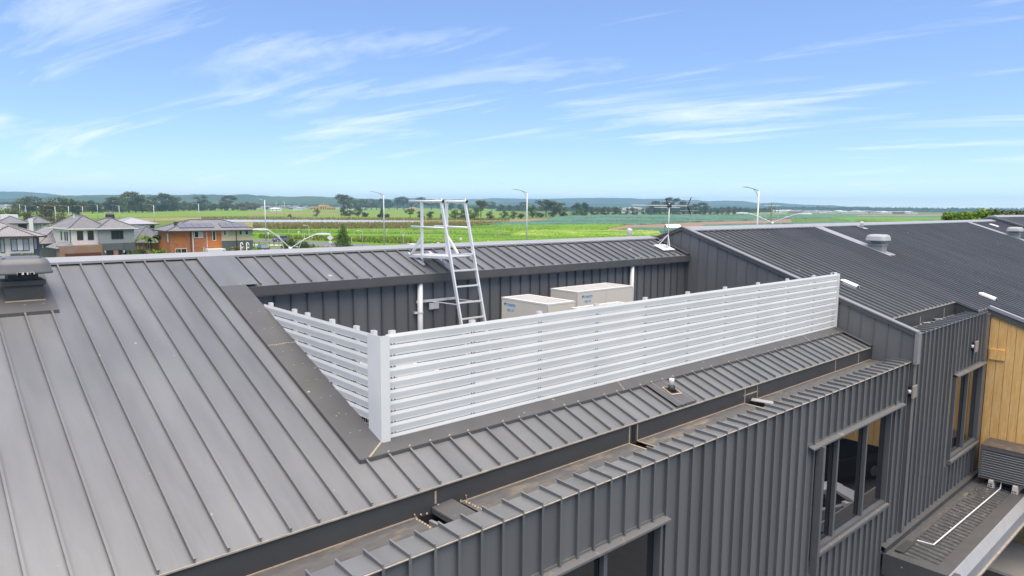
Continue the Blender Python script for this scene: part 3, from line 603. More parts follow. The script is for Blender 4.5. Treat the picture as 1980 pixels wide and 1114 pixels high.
# plumbing vents
def pipevent(x, y, zf, label, ht, r=.045, base='black_bolt', lead=True):
    t = thing('plumbing_vent', label, 'vent pipe', (x, y, zf(y)), world=True)
    if lead:
        m = MB(); c = zf(y)+.016
        q = [(x-.13, y-.10), (x+.12, y-.14), (x+.14, y+.08), (x-.11, y+.12)]
        m.poly([(a, b, zf(b)+.012) for a, b in q]); m.build('sealant_pad', 'sealant', t)
        q = [(x-.105, y-.08), (x+.095, y-.11), (x+.115, y+.06), (x-.085, y+.095)]
        m = MB(); m.poly([(a, b, zf(b)+.018) for a, b in q]); m.build('flashing_pad', 'black_bolt', t)
    MB().tube([(x, y, zf(y)+.0), (x, y, zf(y)+.05), (x, y, zf(y)+.10)], [.085, .06, .05], 14).build('boot', base, t, smooth=True)
    MB().tube([(x, y, zf(y)+.08), (x, y, zf(y)+ht-.03), (x, y, zf(y)+ht), (x, y, zf(y)+ht+.012)], [r*.92, r*.92, r, r*.5], 14).build('cap', 'white_coat', t, smooth=True)
    return t
pv = pipevent(9.44, 6.60, rz1, 'white vent pipe in black boot on the low strip of roof', .20)
m = MB(); slab(m, 9.12, 9.66, 6.26, 6.88, rz1, .043, .005); slab(m, 9.12, 9.66, 6.254, 6.26, rz1, .043, .035); m.build('patch_flashing', 'dark_flash', LW)
for c in list(pv.children): c.location.z += .04
pipevent(28.3, 11.2, rz2, 'small white vent pipe just below the ridge of the taller roof', .26, .07, lead=False)
pipevent(15.9, 12.75, zb, 'round white vent cap peeping over the ridge of the lower roof', .30, .075, lead=False)
# ================================================================== TV antenna
AN = thing('tv_antenna', 'silver television antenna on a braced mast beside the tall gable', 'antenna', (16.4, 11.82, 9.33), world=True)
MB().tube([(16.49, 11.82, 9.36), (16.49, 11.82, 10.62)], .014, 8).build('mast', 'aluminium', AN, smooth=True)
for q in ((16.11, 11.9), (16.36, 12.1), (16.30, 11.6)): MB().tube([(16.48, 11.82, 9.72), (q[0], q[1], rz1(q[1])+.06)], .010, 6).build('brace', 'galvanised', AN)
m = MB(); slab(m, 16.02, 16.56, 11.62, 11.98, rz1, .06, .02); m.box(16.2, 16.34, 11.7, 11.86, rz1(11.8)+.03, rz1(11.8)+.12); m.build('foot_plate', mat('foot_white', (.7, .7, .7), var=.2, vscale=20), AN)
MB().tube([(14.82, 11.82, 10.555), (17.40, 11.82, 10.545)], .009, 6).build('boom', 'aluminium', AN)
MB().tube([(15.8, 11.82, 10.50), (17.0, 11.82, 10.50)], .010, 6).build('boom_stay', 'aluminium', AN)
for k in range(15):
    x = 14.86+.17*k; w = .10+.012*k
    MB().tube([(x, 11.82-w, 10.565), (x, 11.82+w, 10.565)], .0035, 5).build('element', 'galvanised', AN)
for s in (-1, 1):
    MB().bar((17.38, 11.82, 10.545), (17.56, 11.82, 10.545+.25*s), .022).build('reflector_arm', 'black_bolt', AN)
    for j in (1, .55): MB().tube([(17.38+.18*j, 11.50, 10.545+.25*s*j), (17.38+.18*j, 12.14, 10.545+.25*s*j)], .005, 5).build('reflector', 'galvanised', AN)
MB().box(16.40, 16.56, 11.79, 11.85, 10.50, 10.60).build('clamp', 'black_bolt', AN)
MB().bar((16.42, 11.82, 10.58), (16.33, 11.82, 10.74), .02).build('dipole_arm', 'black_bolt', AN)
# ================================================================== wall lights, condenser, conduit
for (x, z, lb) in ((16.86, 6.42, 'flat square wall light below the end of the tall gable'), (21.34, 6.87, 'flat square wall light high above the narrow window by timber bay')):
    t = thing('wall_light', lb, 'wall light', (x, FY, z), world=True)
    MB().box(x-.10, x+.10, FY-.07, FY+.01, z-.12, z+.12).build('back_box', 'black_bolt', t)
    MB().box(x-.13, x+.13, FY-.105, FY-.07, z-.145, z+.145).build('face_plate', mat('light_plate', (.28, .25, .21), rough=.6, var=.1), t, bevel=.006)
    MB().tube([(x-.115, FY-.03, z-.03), (x-.115, FY-.03, z+.05)], .035, 10).build('lamp', 'white_coat', t, smooth=True)
CU = thing('condenser', 'dark slatted condenser unit on foam blocks against the timber boards', 'air conditioner', (22.4, 4.4, 2.95), world=True)
MB().box(22.06, 22.80, 3.55, 5.10, 3.14, 4.0).build('casing', 'dark_void', CU)
MB().box(22.0, 22.86, 3.5, 5.15, 4.0, 4.06).build('lid', mat('rusty_lid', (.10, .085, .075), rough=.7, col2=(.19, .13, .09), c2scale=4), CU)
m = MB(); m.box(22.0, 22.06, 5.10, 5.15, 3.12, 4.0); m.box(22.0, 22.06, 3.5, 3.55, 3.12, 4.0); m.box(22.0, 22.06, 3.55, 5.10, 3.12, 3.16); m.box(22.0, 22.06, 3.55, 5.10, 3.93, 4.0); m.build('frame', 'window_frame', CU)
for k in range(11): z = 3.19+.068*k; MB().prism([(22.0, z), (22.012, z), (22.055, z+.04), (22.043, z+.04)], 'Y', 3.55, 5.10).build('slat', mat('slat_grey', (.17, .175, .17), rough=.5), CU)
for k, y in enumerate((4.83, 4.28)):
    t = MB().prism([(y-.07, za(y)-.02), (y+.07, za(y)-.02), (y+.05, 3.13), (y-.05, 3.13)], 'X', 21.93, 22.75).build('foam_block', 'pale_foam')
    tag(t, 'cream slotted foam block under the slatted condenser', 'support block', 'foam blocks under the condenser')
    m = MB()
    for a in (-.035, 0, .035):
        for z in (3.0, 3.06): m.box(21.925, 21.93, y+a-.011, y+a+.011, za(y)+.05+z-3.0, za(y)+.085+z-3.0)
    m.build('slot', 'black_bolt', t)
t = MB(); t.tube([(16.95, 5.02, za(5.02)+.05), (17.05, 4.72, za(4.72)+.055), (22.02, 4.62, za(4.6)+.055), (22.1, 4.62, 3.13)], .016, 8)
tag(t.build('conduit', 'white_coat'), 'white conduit pipe lying along the awning to the condenser', 'conduit')
# ================================================================== footpath court below the awning
structure(MB().box(23.2, 60, 3.0, 5.55, -.06, .10).build('footpath', 'concrete'))
m = MB(); m.box(-30, 60, -30, 3.0, -.06, .012); m.box(-30, 23.2, 3.0, 5.36, -.06, .012); structure(m.build('car_park', 'asphalt'))
YB = thing('brick_wall', 'cream brick pier standing under the far end of the awning', 'wall', (25.7, 4.3, 0), world=True)
MB().box(25.62, 25.80, 2.2, 5.3, .05, 2.36).build('mortar_bed', 'mortar', YB)
bm = MB().box(-.012, .02, -.112, .112, -.037, .037).mesh('brick', 'cream_brick')
for r_ in range(27):
    for c in range(13):
        link('brick', bm, YB, (25.612, 2.33+.235*c+(.117 if r_ % 2 else 0), .10+.084*r_)) if 2.33+.235*c+(.117 if r_ % 2 else 0) < 5.2 else None
# ================================================================== terrain
mat('grass', (0.10, 0.17, 0.025), rough=0.95, spec=0.1, col2=(0.17, 0.17, 0.055), c2scale=.02, c2lo=.42, c2hi=.68, var=.25, vscale=.4)
mat('verge', (0.09, 0.23, 0.012), rough=0.95, spec=0.1, var=.25, vscale=1.2, col2=(.15, .22, .03), c2scale=.3)
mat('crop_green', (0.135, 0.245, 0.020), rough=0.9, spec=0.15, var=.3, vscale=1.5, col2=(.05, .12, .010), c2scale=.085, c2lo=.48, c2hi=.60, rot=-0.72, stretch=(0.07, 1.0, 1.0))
mat('crop_dark', (0.06, 0.16, 0.012), rough=0.9, spec=0.15, var=.3, vscale=.8)
mat('crop_lime', (0.125, 0.25, 0.012), rough=0.9, spec=0.15, var=.4, vscale=1.2, col2=(.36, .38, .11), c2scale=.16, c2lo=.45, c2hi=.62, rot=-0.72, stretch=(0.25, 1.0, 1.0))
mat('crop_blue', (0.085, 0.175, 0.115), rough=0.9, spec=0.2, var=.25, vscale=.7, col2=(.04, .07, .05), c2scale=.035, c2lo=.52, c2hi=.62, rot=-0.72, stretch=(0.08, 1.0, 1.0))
mat('paddock', (0.145, 0.235, 0.03), rough=0.95, spec=0.1, var=.2, vscale=.08, col2=(.20, .23, .06), c2scale=.03, rot=-0.72, stretch=(0.12, 1.0, 1.0))
mat('soil', (0.26, 0.17, 0.115), rough=0.95, spec=0.1, var=.25, vscale=.5, col2=(.33, .22, .15), c2scale=.1)
mat('dry_grass', (0.27, 0.22, 0.085), rough=0.95, spec=0.1, var=.3, vscale=.6, col2=(.14, .17, .04), c2scale=.06)
mat('reed', (0.20, 0.20, 0.065), rough=0.9, spec=0.1, var=.4, vscale=.25, col2=(.30, .25, .11), c2scale=.05)
mat('road', (0.17, 0.155, 0.155), rough=0.85, spec=0.2, var=.12, vscale=.3)
mat('paint', (0.75, 0.75, 0.72), rough=0.7)
mat('water', (0.38, 0.39, 0.39), rough=0.3, spec=0.5)
mat('hill_wood', (0.045, 0.075, 0.035), rough=0.95, spec=0.0, var=.3, vscale=.004, col2=(.085, .11, .05), c2scale=.0015)
structure(MB().poly([(-7900, -7900, 0), (7900, -7900, 0), (7900, 7900, 0), (-7900, 7900, 0)]).build('ground', 'grass'))
def patch(name, m, pts, z, kind='structure'):
    o = MB().poly([ground(*p, z) for p in pts]).build(name, m); o['kind'] = kind; return o
def field(name, m, bl, br, tr, tl, z, h, nu, nv, label=None, rows=0, seed=1, thick=True):
    """crop standing on a quadrilateral of ground: a lumpy canopy with its own height and skirts"""
    A, B, C_, D = [ground(*p) for p in (bl, br, tr, tl)]; M = MB(); r = random.Random(seed)
    for j in range(nv+1):
        # closer lines get finer spacing so that lumps keep their size in metres
        v = (j/nv)**1.6
        for i in range(nu+1):
            u = i/nu; p = A.lerp(B, u).lerp(D.lerp(C_, u), v)
            e = 0 if i in (0, nu) or j in (0, nv) else 1
            hh = h*(.62+.5*r.random()) * e
            if rows and e and (j % rows) == 0: hh *= .18
            M.v.append((p.x+r.uniform(-.3, .3)*e, p.y+r.uniform(-.3, .3)*e, z+hh))
    for j in range(nv):
        for i in range(nu): k = j*(nu+1)+i; M.f.append((k, k+1, k+nu+2, k+nu+1))
    o = M.build(name, m); o['kind'] = 'stuff'
    if label: o['label'] = label; o['category'] = 'crop'
    return o
patch('paddock', 'paddock', [(-60, 425), (500, 417), (740, 424), (1000, 425), (1000, 404.5), (640, 402), (480, 402), (330, 401), (-60, 398)], .03)
patch('dry_strip', 'dry_grass', [(255, 428), (560, 423.5), (800, 427.5), (980, 428), (980, 424), (740, 421), (500, 419.5), (300, 421), (250, 423)], .07)
patch('soil_track', 'soil', [(690, 414.6), (480, 413.4), (480, 410.8), (690, 413.0)], .09)
patch('pond', 'water', [(386, 429.2), (560, 429.4), (802, 429.6), (820, 427.4), (600, 424.6), (420, 424.8)], .10)
patch('dry_strip', 'dry_grass', [(380, 447), (980, 446), (985, 428.5), (820, 429), (600, 430), (390, 430)], .05)
patch('soil_track', 'soil', [(480, 449), (760, 446), (790, 442.5), (480, 446.2)], .11)
patch('soil_field', 'soil', [(900, 450), (1330, 447), (1530, 431), (1530, 421), (1300, 430), (1150, 421), (1000, 424.5), (905, 430)], .05)
patch('verge', 'verge', [(380, 512), (900, 512), (1000, 490), (960, 472), (700, 452), (380, 449)], .04)
patch('road', 'road', [(380, 468.5), (500, 468.8), (570, 472), (640, 478), (720, 488), (800, 505), (960, 520), (960, 500), (850, 482), (720, 473.5), (640, 468.2), (560, 464.5), (480, 462), (380, 461)], .08)
patch('footpath', mat('path', (.5, .48, .43), rough=.9), [(480, 474.5), (545, 475.5), (600, 480), (650, 487), (650, 484), (600, 477.6), (545, 473.2), (480, 472.2)], .10)
patch('road', 'road', [(500, 490), (560, 490), (545, 478), (520, 478)], .09)
patch('street', 'road', [(-40, 600), (600, 600), (560, 515), (-40, 540)], .04)
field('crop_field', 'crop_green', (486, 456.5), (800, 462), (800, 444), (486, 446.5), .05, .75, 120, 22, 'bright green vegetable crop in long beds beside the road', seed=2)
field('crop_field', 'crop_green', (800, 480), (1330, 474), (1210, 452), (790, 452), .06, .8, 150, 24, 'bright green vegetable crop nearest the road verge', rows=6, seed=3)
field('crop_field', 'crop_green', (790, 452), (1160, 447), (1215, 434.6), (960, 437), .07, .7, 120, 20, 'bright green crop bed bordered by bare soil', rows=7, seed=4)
field('crop_field', 'crop_lime', (985, 460.5), (1285, 459), (1270, 448.6), (1010, 449), .6, .55, 130, 14, 'pale lime lettuce crop between the bright green beds', rows=4, seed=5)
field('crop_field', 'crop_dark', (780, 446), (975, 440.5), (960, 436.4), (800, 437.5), .10, .6, 60, 10, 'dark green crop strip beside the bare soil', seed=6)
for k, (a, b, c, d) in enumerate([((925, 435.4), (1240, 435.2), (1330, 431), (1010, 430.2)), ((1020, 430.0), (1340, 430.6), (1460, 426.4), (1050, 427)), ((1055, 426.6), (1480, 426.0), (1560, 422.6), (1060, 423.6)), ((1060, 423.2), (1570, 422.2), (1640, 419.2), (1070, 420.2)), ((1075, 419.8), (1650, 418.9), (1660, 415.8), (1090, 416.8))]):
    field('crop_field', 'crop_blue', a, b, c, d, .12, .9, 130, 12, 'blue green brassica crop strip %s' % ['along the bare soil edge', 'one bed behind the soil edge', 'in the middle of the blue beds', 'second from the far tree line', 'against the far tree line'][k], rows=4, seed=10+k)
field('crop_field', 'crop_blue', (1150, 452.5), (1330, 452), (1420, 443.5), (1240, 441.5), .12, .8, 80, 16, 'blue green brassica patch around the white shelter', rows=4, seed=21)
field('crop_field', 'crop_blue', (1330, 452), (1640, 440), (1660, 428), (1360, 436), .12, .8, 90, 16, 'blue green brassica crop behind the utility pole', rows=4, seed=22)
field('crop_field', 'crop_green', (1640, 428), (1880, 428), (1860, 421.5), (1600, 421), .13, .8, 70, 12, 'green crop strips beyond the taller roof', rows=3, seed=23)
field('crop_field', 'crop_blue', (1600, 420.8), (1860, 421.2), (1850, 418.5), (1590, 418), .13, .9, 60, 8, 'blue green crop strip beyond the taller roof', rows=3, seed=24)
field('crop_field', 'crop_lime', (1290, 413.4), (1520, 413.6), (1520, 411.8), (1300, 411.4), .10, .8, 60, 6, 'yellow green crop strip below the far sheds', seed=25)
patch('soil_field', 'soil', [(1660, 418.0), (1860, 418.3), (1850, 415.0), (1650, 415.2)], .08)
# tall reeds round the pond
def blades(name, m, quad, n, h0, h1, w, label, seed=1):
    A, B, C_, D = [ground(*p) for p in quad]; r = random.Random(seed); M = MB()
    for _ in range(n):
        u, v = r.random(), r.random()**1.4; p = A.lerp(B, u).lerp(D.lerp(C_, u), v); a = r.uniform(0, math.pi); h = r.uniform(h0, h1); q = w*r.uniform(.6, 1.4)
        dx, dy = math.cos(a)*q, math.sin(a)*q; lx, ly = r.uniform(-.4, .4), r.uniform(-.4, .4)
        M.poly([(p.x-dx, p.y-dy, .05), (p.x+dx, p.y+dy, .05), (p.x+dx*.5+lx, p.y+dy*.5+ly, h), (p.x-dx*.3+lx, p.y-dy*.3+ly, h*.95)])
    return tag(M.build(name, m), label, 'reeds', kind='stuff')
blades('reed_bed', 'reed', ((490, 443.5), (905, 441.5), (985, 431.5), (490, 434.0)), 9000, .7, 1.7, .22, 'tall olive and straw coloured reeds in front of the pond', 3)
blades('reed_bed', 'reed', ((390, 425), (985, 427.0), (985, 424.3), (390, 421.8)), 3500, .7, 1.8, .3, 'low dry reeds along the far bank of the pond', 4)
blades('roadside_scrub', mat('scrub', (.17, .20, .035), rough=.95, spec=.1, var=.4, vscale=.5), ((500, 461), (960, 479), (960, 468), (500, 456)), 3000, .3, 1.0, .2, 'yellow green scrub between the crop and the road verge', 5)
# hills: ridges with real depth, seen through the haze
def hill(name, prof, dist, depth, label, seed):
    pts = []; r = random.Random(seed); n = 150
    for i in range(n+1):
        x = prof[0][0] + (prof[-1][0]-prof[0][0])*i/n
        for (a, b) in zip(prof, prof[1:]):
            if a[0] <= x <= b[0]: y = a[1]+(b[1]-a[1])*(x-a[0])/(b[0]-a[0]); break
        pts.append((x, y))
    M = MB(); rows_ = [(-1.0, 0), (-.72, .28), (-.45, .6), (-.2, .86), (0, 1.0), (.35, .8), (1.0, 0)]
    for (f_, s) in rows_:
        for i, (x, y) in enumerate(pts):
            d = dist+depth*f_; p = far(x, d); H = max(4, zat(x, y, dist))
            e = noise.noise(Vector((x*.02, f_*2.0, seed)))*.12*(1 if 0 < s < 1 else 0)
            M.v.append((p.x, p.y, -1 if s == 0 else H*(s+e)+ (noise.noise(Vector((x*.35, seed, 1)))*4 if s == 1 else 0)))
    for j in range(len(rows_)-1):
        for i in range(n): k = j*(n+1)+i; M.f.append((k, k+1, k+n+2, k+n+1))
    o = M.build(name, 'hill_wood', smooth=True); return structure(o)
hill('hills', [(-420, 374), (-200, 372), (0, 370.5), (50, 371), (90, 374), (120, 377.5), (170, 381), (230, 386), (330, 391)], 6000, 800, '', 1)
hill('hills', [(-420, 386), (-100, 386), (60, 383), (110, 378.5), (200, 377), (350, 377), (400, 376), (440, 377.5), (470, 375.5), (500, 378), (560, 380.5), (605, 379.5), (650, 382), (720, 385), (800, 388.5), (900, 393), (1000, 397)], 3700, 700, '', 2)
hill('hills', [(700, 393), (760, 385), (800, 383), (850, 386), (930, 385), (955, 383.4), (1040, 385), (1080, 384), (1110, 383), (1190, 382.6), (1250, 385), (1290, 384), (1330, 387.5), (1346, 386.4), (1365, 389.5), (1400, 388), (1440, 389), (1465, 393.5), (1495, 392), (1560, 396), (1610, 397), (1640, 400), (1662, 399), (1700, 402), (1800, 404.5), (1980, 405.5), (2400, 408)], 6300, 800, '', 3)
hill('hills', [(880, 397), (960, 391.5), (1060, 391), (1150, 393.5), (1250, 394.5), (1400, 397), (1500, 400), (1700, 403), (2400, 407)], 4600, 600, '', 4)
def wood(name, x0, x1, d, h, dep, label, seed):
    r = random.Random(seed); M = MB(); n = int((x1-x0)*1.1)
    for j in range(4):
        for i in range(n+1):
            x = x0+(x1-x0)*i/n; p = far(x, d+dep*j/3); M.v.append((p.x, p.y, 0 if j in (0, 3) else h*(.7+.5*r.random())*(1.15 if j == 2 else .9)))
    for j in range(3):
        for i in range(n): k = j*(n+1)+i; M.f.append((k, k+1, k+n+2, k+n+1))
    return tag(M.build(name, mat('far_wood', (.03, .05, .022), rough=.95, spec=0, var=.4, vscale=.05)), label, 'woodland', kind='stuff')
wood('woodland', 1480, 2100, 2900, 15, 220, 'dark belt of woodland below the hills past the utility pole', 1)
wood('woodland', -60, 420, 1900, 10, 120, 'dark belt of woodland behind the gum tree suburb', 2)
wood('woodland', 480, 1000, 2700, 11, 150, 'low dark woodland behind the yellow building site', 3)
wood('woodland', 960, 1500, 1500, 9, 120, 'dense hedge of dark trees behind the blue green beds', 4)
# ================================================================== trees
def leafmat(name, c, c2): return mat(name, c, rough=.8, spec=.2, var=.45, vscale=.9, rnd=.22, col2=c2, c2scale=.5)
leafmat('leaf_gum', (0.085, 0.105, 0.045), (0.14, 0.15, 0.075)); leafmat('leaf_dark', (0.045, 0.07, 0.03), (0.08, 0.1, 0.045)); leafmat('leaf_olive', (0.115, 0.11, 0.04), (0.17, 0.15, 0.06))
leafmat('leaf_green', (0.075, 0.13, 0.025), (0.14, 0.19, 0.04)); leafmat('leaf_bright', (.12, .21, .015), (.22, .27, .03)); leafmat('leaf_bare', (.14, .105, .08), (.19, .15, .12))
mat('bark', (.13, .10, .075), rough=.9, var=.3, vscale=4); mat('bark_pale', (.33, .29, .24), rough=.9, var=.3, vscale=3)
def crown_mesh(name, m, clumps, nl, size, seed):
    """leaf-sized faces spread through clumps (x, y, z, radius, flatness)"""
    r = random.Random(seed); M = MB()
    tot = sum(c[3]**2 for c in clumps)
    for (cx, cy_, cz, cr_, fl_) in clumps:
        for _ in range(int(nl*cr_**2/tot)):
            while True:
                a = Vector((r.gauss(0, 1), r.gauss(0, 1), r.gauss(0, 1)))
                if a.length > .01: break
            a.normalize(); a *= cr_*(r.random()**.45)*(1+.25*noise.noise(a*2+Vector((seed, cx, cy_))))
            p = Vector((cx+a.x, cy_+a.y, cz+a.z*fl_)); s = size*r.uniform(.6, 1.4)
            n_ = Vector((r.gauss(0, 1), r.gauss(0, 1), r.gauss(.5, 1))).normalized(); t = n_.orthogonal().normalized(); b_ = n_.cross(t)
            q = r.uniform(0, 6.28); t, b_ = t*math.cos(q)+b_*math.sin(q), b_*math.cos(q)-t*math.sin(q)
            M.poly([p-t*s, p-b_*s*.55, p+t*s*.9, p+b_*s*.6])
    return M.mesh(name, m)
def tree_proto(kind, seed):
    r = random.Random(seed); cl = []; tr = MB()
    if kind in ('gum', 'umbrella'):                      # unit height 1
        h = .45 if kind == 'gum' else .55
        tr.tube([(0, 0, -.02), (.01, .0, h*.5), (-.01, .02, h)], [.028, .022, .015], 7)
        for k in range(14 if kind == 'gum' else 11):
            a = k*2.4+r.uniform(-.4, .4); d = r.uniform(.06, .36); z = r.uniform(.28, .92) if kind == 'gum' else r.uniform(.5, .96); z -= d*.3
            c = (math.cos(a)*d, math.sin(a)*d, z); cl.append((*c, r.uniform(.11, .19), .8 if kind == 'gum' else .62))
            tr.tube([(0, 0, h*r.uniform(.55, .95)), (c[0]*.6, c[1]*.6, z*.85), c], [.013, .009, .004], 5)
        cl.append((0, 0, .84, .16, .75)); n, s = 1300, .028
    elif kind == 'dense':
        tr.tube([(0, 0, -.02), (0, .01, .35), (.01, 0, .6)], [.035, .028, .012], 7)
        for k in range(12):
            a = k*2.4+r.uniform(-.4, .4); d = r.uniform(.05, .34); z = r.uniform(.18, .82)-d*.25; cl.append((math.cos(a)*d, math.sin(a)*d, max(z, .14), r.uniform(.14, .22), .8))
            tr.tube([(0, 0, .25), (math.cos(a)*d*.8, math.sin(a)*d*.8, max(z, .14))], [.012, .004], 5)
        cl.append((0, 0, .78, .2, .9)); n, s = 1200, .032
    elif kind == 'cone':
        tr.tube([(0, 0, -.02), (0, .0, .5), (0, 0, .9)], [.03, .02, .006], 7)
        for k in range(22):
            t = k/21; a = k*2.4; R_ = .34*(1-t)**.75*r.uniform(.6, 1); z = .1+.84*t; cl.append((math.cos(a)*R_*.7, math.sin(a)*R_*.7, z, .06+.13*(1-t)**.8, .85))
            tr.tube([(0, 0, z-.03), (math.cos(a)*R_*.7, math.sin(a)*R_*.7, z)], [.008, .003], 5)
        n, s = 2600, .024
    elif kind == 'bush':
        for k in range(10):
            a = k*2.4+r.uniform(-.4, .4); d = r.uniform(.1, .62); z = r.uniform(.2, .8)-d*.3; cl.append((math.cos(a)*d, math.sin(a)*d, max(z, .15), r.uniform(.22, .36), .85))
            tr.tube([(0, 0, 0), (math.cos(a)*d*.7, math.sin(a)*d*.7, max(z, .15))], [.02, .006], 5)
        cl.append((0, 0, .7, .3, .9)); n, s = 1800, .05
    elif kind == 'hedge':                                # tall clipped shrub, leafy to its broad top
        tr.tube([(0, 0, 0), (0, 0, .9)], [.02, .008], 6)
        for k in range(26):
            a = k*2.4; d = r.uniform(0, .13); z = r.uniform(.84, .98) if k < 18 else r.uniform(.3, .8); cl.append((math.cos(a)*d, math.sin(a)*d, z, r.uniform(.035, .06), 1.0))
        n, s = 2200, .012
    elif kind == 'bare':
        tr.tube([(0, 0, -.02), (0, .01, .45)], [.03, .018], 7)
        for k in range(26):
            a = k*2.4; d = r.uniform(.12, .38); z = r.uniform(.45, 1)-d*.3; tr.tube([(0, 0, r.uniform(.2, .45)), (math.cos(a)*d*.5, math.sin(a)*d*.5, z*.75), (math.cos(a)*d, math.sin(a)*d, z)], [.011, .007, .003], 4)
            cl.append((math.cos(a)*d*.8, math.sin(a)*d*.8, z*.9, .1, .9))
        n, s = 700, .014
    return tr, cl, n, s
LIB = {}
def tree(kind, leaf, px, dist, h, label, group=None, name=None, cat='tree', wide=1.0, seed=None, bark=None, bark_m='bark', zb_=0.0):
    seed = seed if seed is not None else random.randint(0, 3)
    key = (kind, leaf, seed)
    if key not in LIB:
        tr, cl, n, s = tree_proto(kind, seed*7+len(kind)); LIB[key] = (tr.mesh('trunk', bark_m), crown_mesh('crown', leaf, cl, n, s, seed+3))
    p = far(px, dist, zb_)
    t = thing(name or 'tree', label, cat, p, random.uniform(0, 6.28), group); t.scale = (h*wide*1.15, h*wide*1.15, h)
    link('trunk', LIB[key][0], t); link('crown', LIB[key][1], t); return t
def D(px, py): g = ground(px, py); return math.hypot(g.x, g.y)
GT = 'tall gum trees along the far edge of the long paddock'
for (x, yb, yt, k, lf, wd) in [(52, 414, 377, 'gum', 'leaf_gum', 1.1), (70, 414, 378, 'gum', 'leaf_gum', 1.0), (35, 413, 384, 'dense', 'leaf_gum', .9), (97, 424, 380, 'dense', 'leaf_olive', 1.15), (88, 421, 386, 'dense', 'leaf_olive', 1.0), (122, 419, 379, 'gum', 'leaf_gum', 1), (140, 417, 383, 'dense', 'leaf_dark', 1.0), (152, 417, 386, 'gum', 'leaf_gum', .9), (178, 413, 385, 'dense', 'leaf_dark', 1.1), (190, 412, 391, 'dense', 'leaf_gum', 1),
        (218, 411, 379, 'umbrella', 'leaf_gum', 1.1), (236, 412, 380, 'gum', 'leaf_gum', 1.0), (249, 411, 368, 'umbrella', 'leaf_gum', 1.2), (262, 411, 372, 'gum', 'leaf_gum', 1.0), (275, 411, 378, 'dense', 'leaf_gum', 1.2), (290, 410, 388, 'dense', 'leaf_dark', 1.1), (303, 409, 376, 'gum', 'leaf_gum', 1.2), (320, 409, 373, 'umbrella', 'leaf_gum', 1.2), (335, 409, 378, 'gum', 'leaf_gum', 1), (355, 408, 388, 'dense', 'leaf_gum', 1.1), (368, 408, 391, 'dense', 'leaf_olive', 1.1), (391, 407, 376, 'umbrella', 'leaf_gum', 1.2), (388, 407, 388, 'dense', 'leaf_dark', 1.3), (411, 406, 394, 'dense', 'leaf_dark', 1.2), (440, 407, 376, 'umbrella', 'leaf_gum', 1.2), (428, 407, 392, 'bare', 'leaf_bare', 1.3), (452, 406, 390, 'bare', 'leaf_bare', 1.3), (470, 406, 390, 'bare', 'leaf_bare', 1.4), (485, 405, 389, 'bare', 'leaf_bare', 1.4), (489, 406, 391, 'dense', 'leaf_dark', 1.0)]:
    d = D(x, yb); h = zat(x, yt, d)
    tree(k, lf, x, d, h, {'umbrella': 'tall flat topped gum tree along the long paddock', 'gum': 'open grey green gum tree along the long paddock', 'dense': 'dense dark leafy tree along the long paddock' if lf != 'leaf_olive' else 'broad olive brown tree along the long paddock', 'bare': 'brown leafless tree along the long paddock'}[k], GT, wide=wd)
for i in range(46):
    x = 30+i*10.2+random.uniform(-3, 3); yb = 412.5-.012*x+random.uniform(-.6, .6); d = D(x, yb)
    tree(random.choice(['dense', 'dense', 'bush']), random.choice(['leaf_dark', 'leaf_dark', 'leaf_gum', 'leaf_olive']), x, d, zat(x, random.uniform(387, 396), d), 'low bushy tree filling the belt under the long paddock gums', 'understory of the long paddock tree belt', wide=random.uniform(.9, 1.3))
for (x, yb, yt, k, lf, wd) in [(664, 411, 375, 'umbrella', 'leaf_gum', 1.3), (672, 410, 384, 'gum', 'leaf_gum', 1.1), (686, 408, 385, 'gum', 'leaf_gum', 1.2), (697, 407, 383, 'gum', 'leaf_gum', 1.1), (706, 407, 384, 'gum', 'leaf_gum', 1.1), (718, 406, 383, 'gum', 'leaf_gum', 1.2), (728, 406, 384, 'gum', 'leaf_gum', 1.1), (738, 406, 382, 'gum', 'leaf_dark', 1.2), (752, 406, 384, 'gum', 'leaf_dark', 1.3), (768, 406, 383, 'gum', 'leaf_dark', 1.3), (781, 406, 379, 'umbrella', 'leaf_dark', 1.4), (796, 406, 386, 'gum', 'leaf_dark', 1.3), (816, 406, 380, 'umbrella', 'leaf_dark', 1.4), (834, 406, 384, 'umbrella', 'leaf_dark', 1.3), (852, 406, 384, 'gum', 'leaf_dark', 1.3), (872, 407, 390, 'dense', 'leaf_dark', 1.4), (890, 407, 393, 'dense', 'leaf_dark', 1.4), (934, 408, 387, 'umbrella', 'leaf_gum', 1.2), (951, 408, 388, 'gum', 'leaf_dark', 1.3), (968, 409, 394, 'dense', 'leaf_dark', 1.3), (985, 409, 395, 'dense', 'leaf_dark', 1.3), (1000, 409, 395, 'dense', 'leaf_gum', 1.2), (1011, 409, 389, 'umbrella', 'leaf_gum', 1.2)]:
    d = D(x, yb); h = zat(x, yt, d)
    tree(k, lf, x, d, h, {'umbrella': 'flat topped gum standing over the belt behind the pond', 'gum': 'upright gum in the dark belt behind the pond', 'dense': 'low dense tree in the dark belt behind the pond'}[k], 'trees in the belt behind the pond', wide=wd)
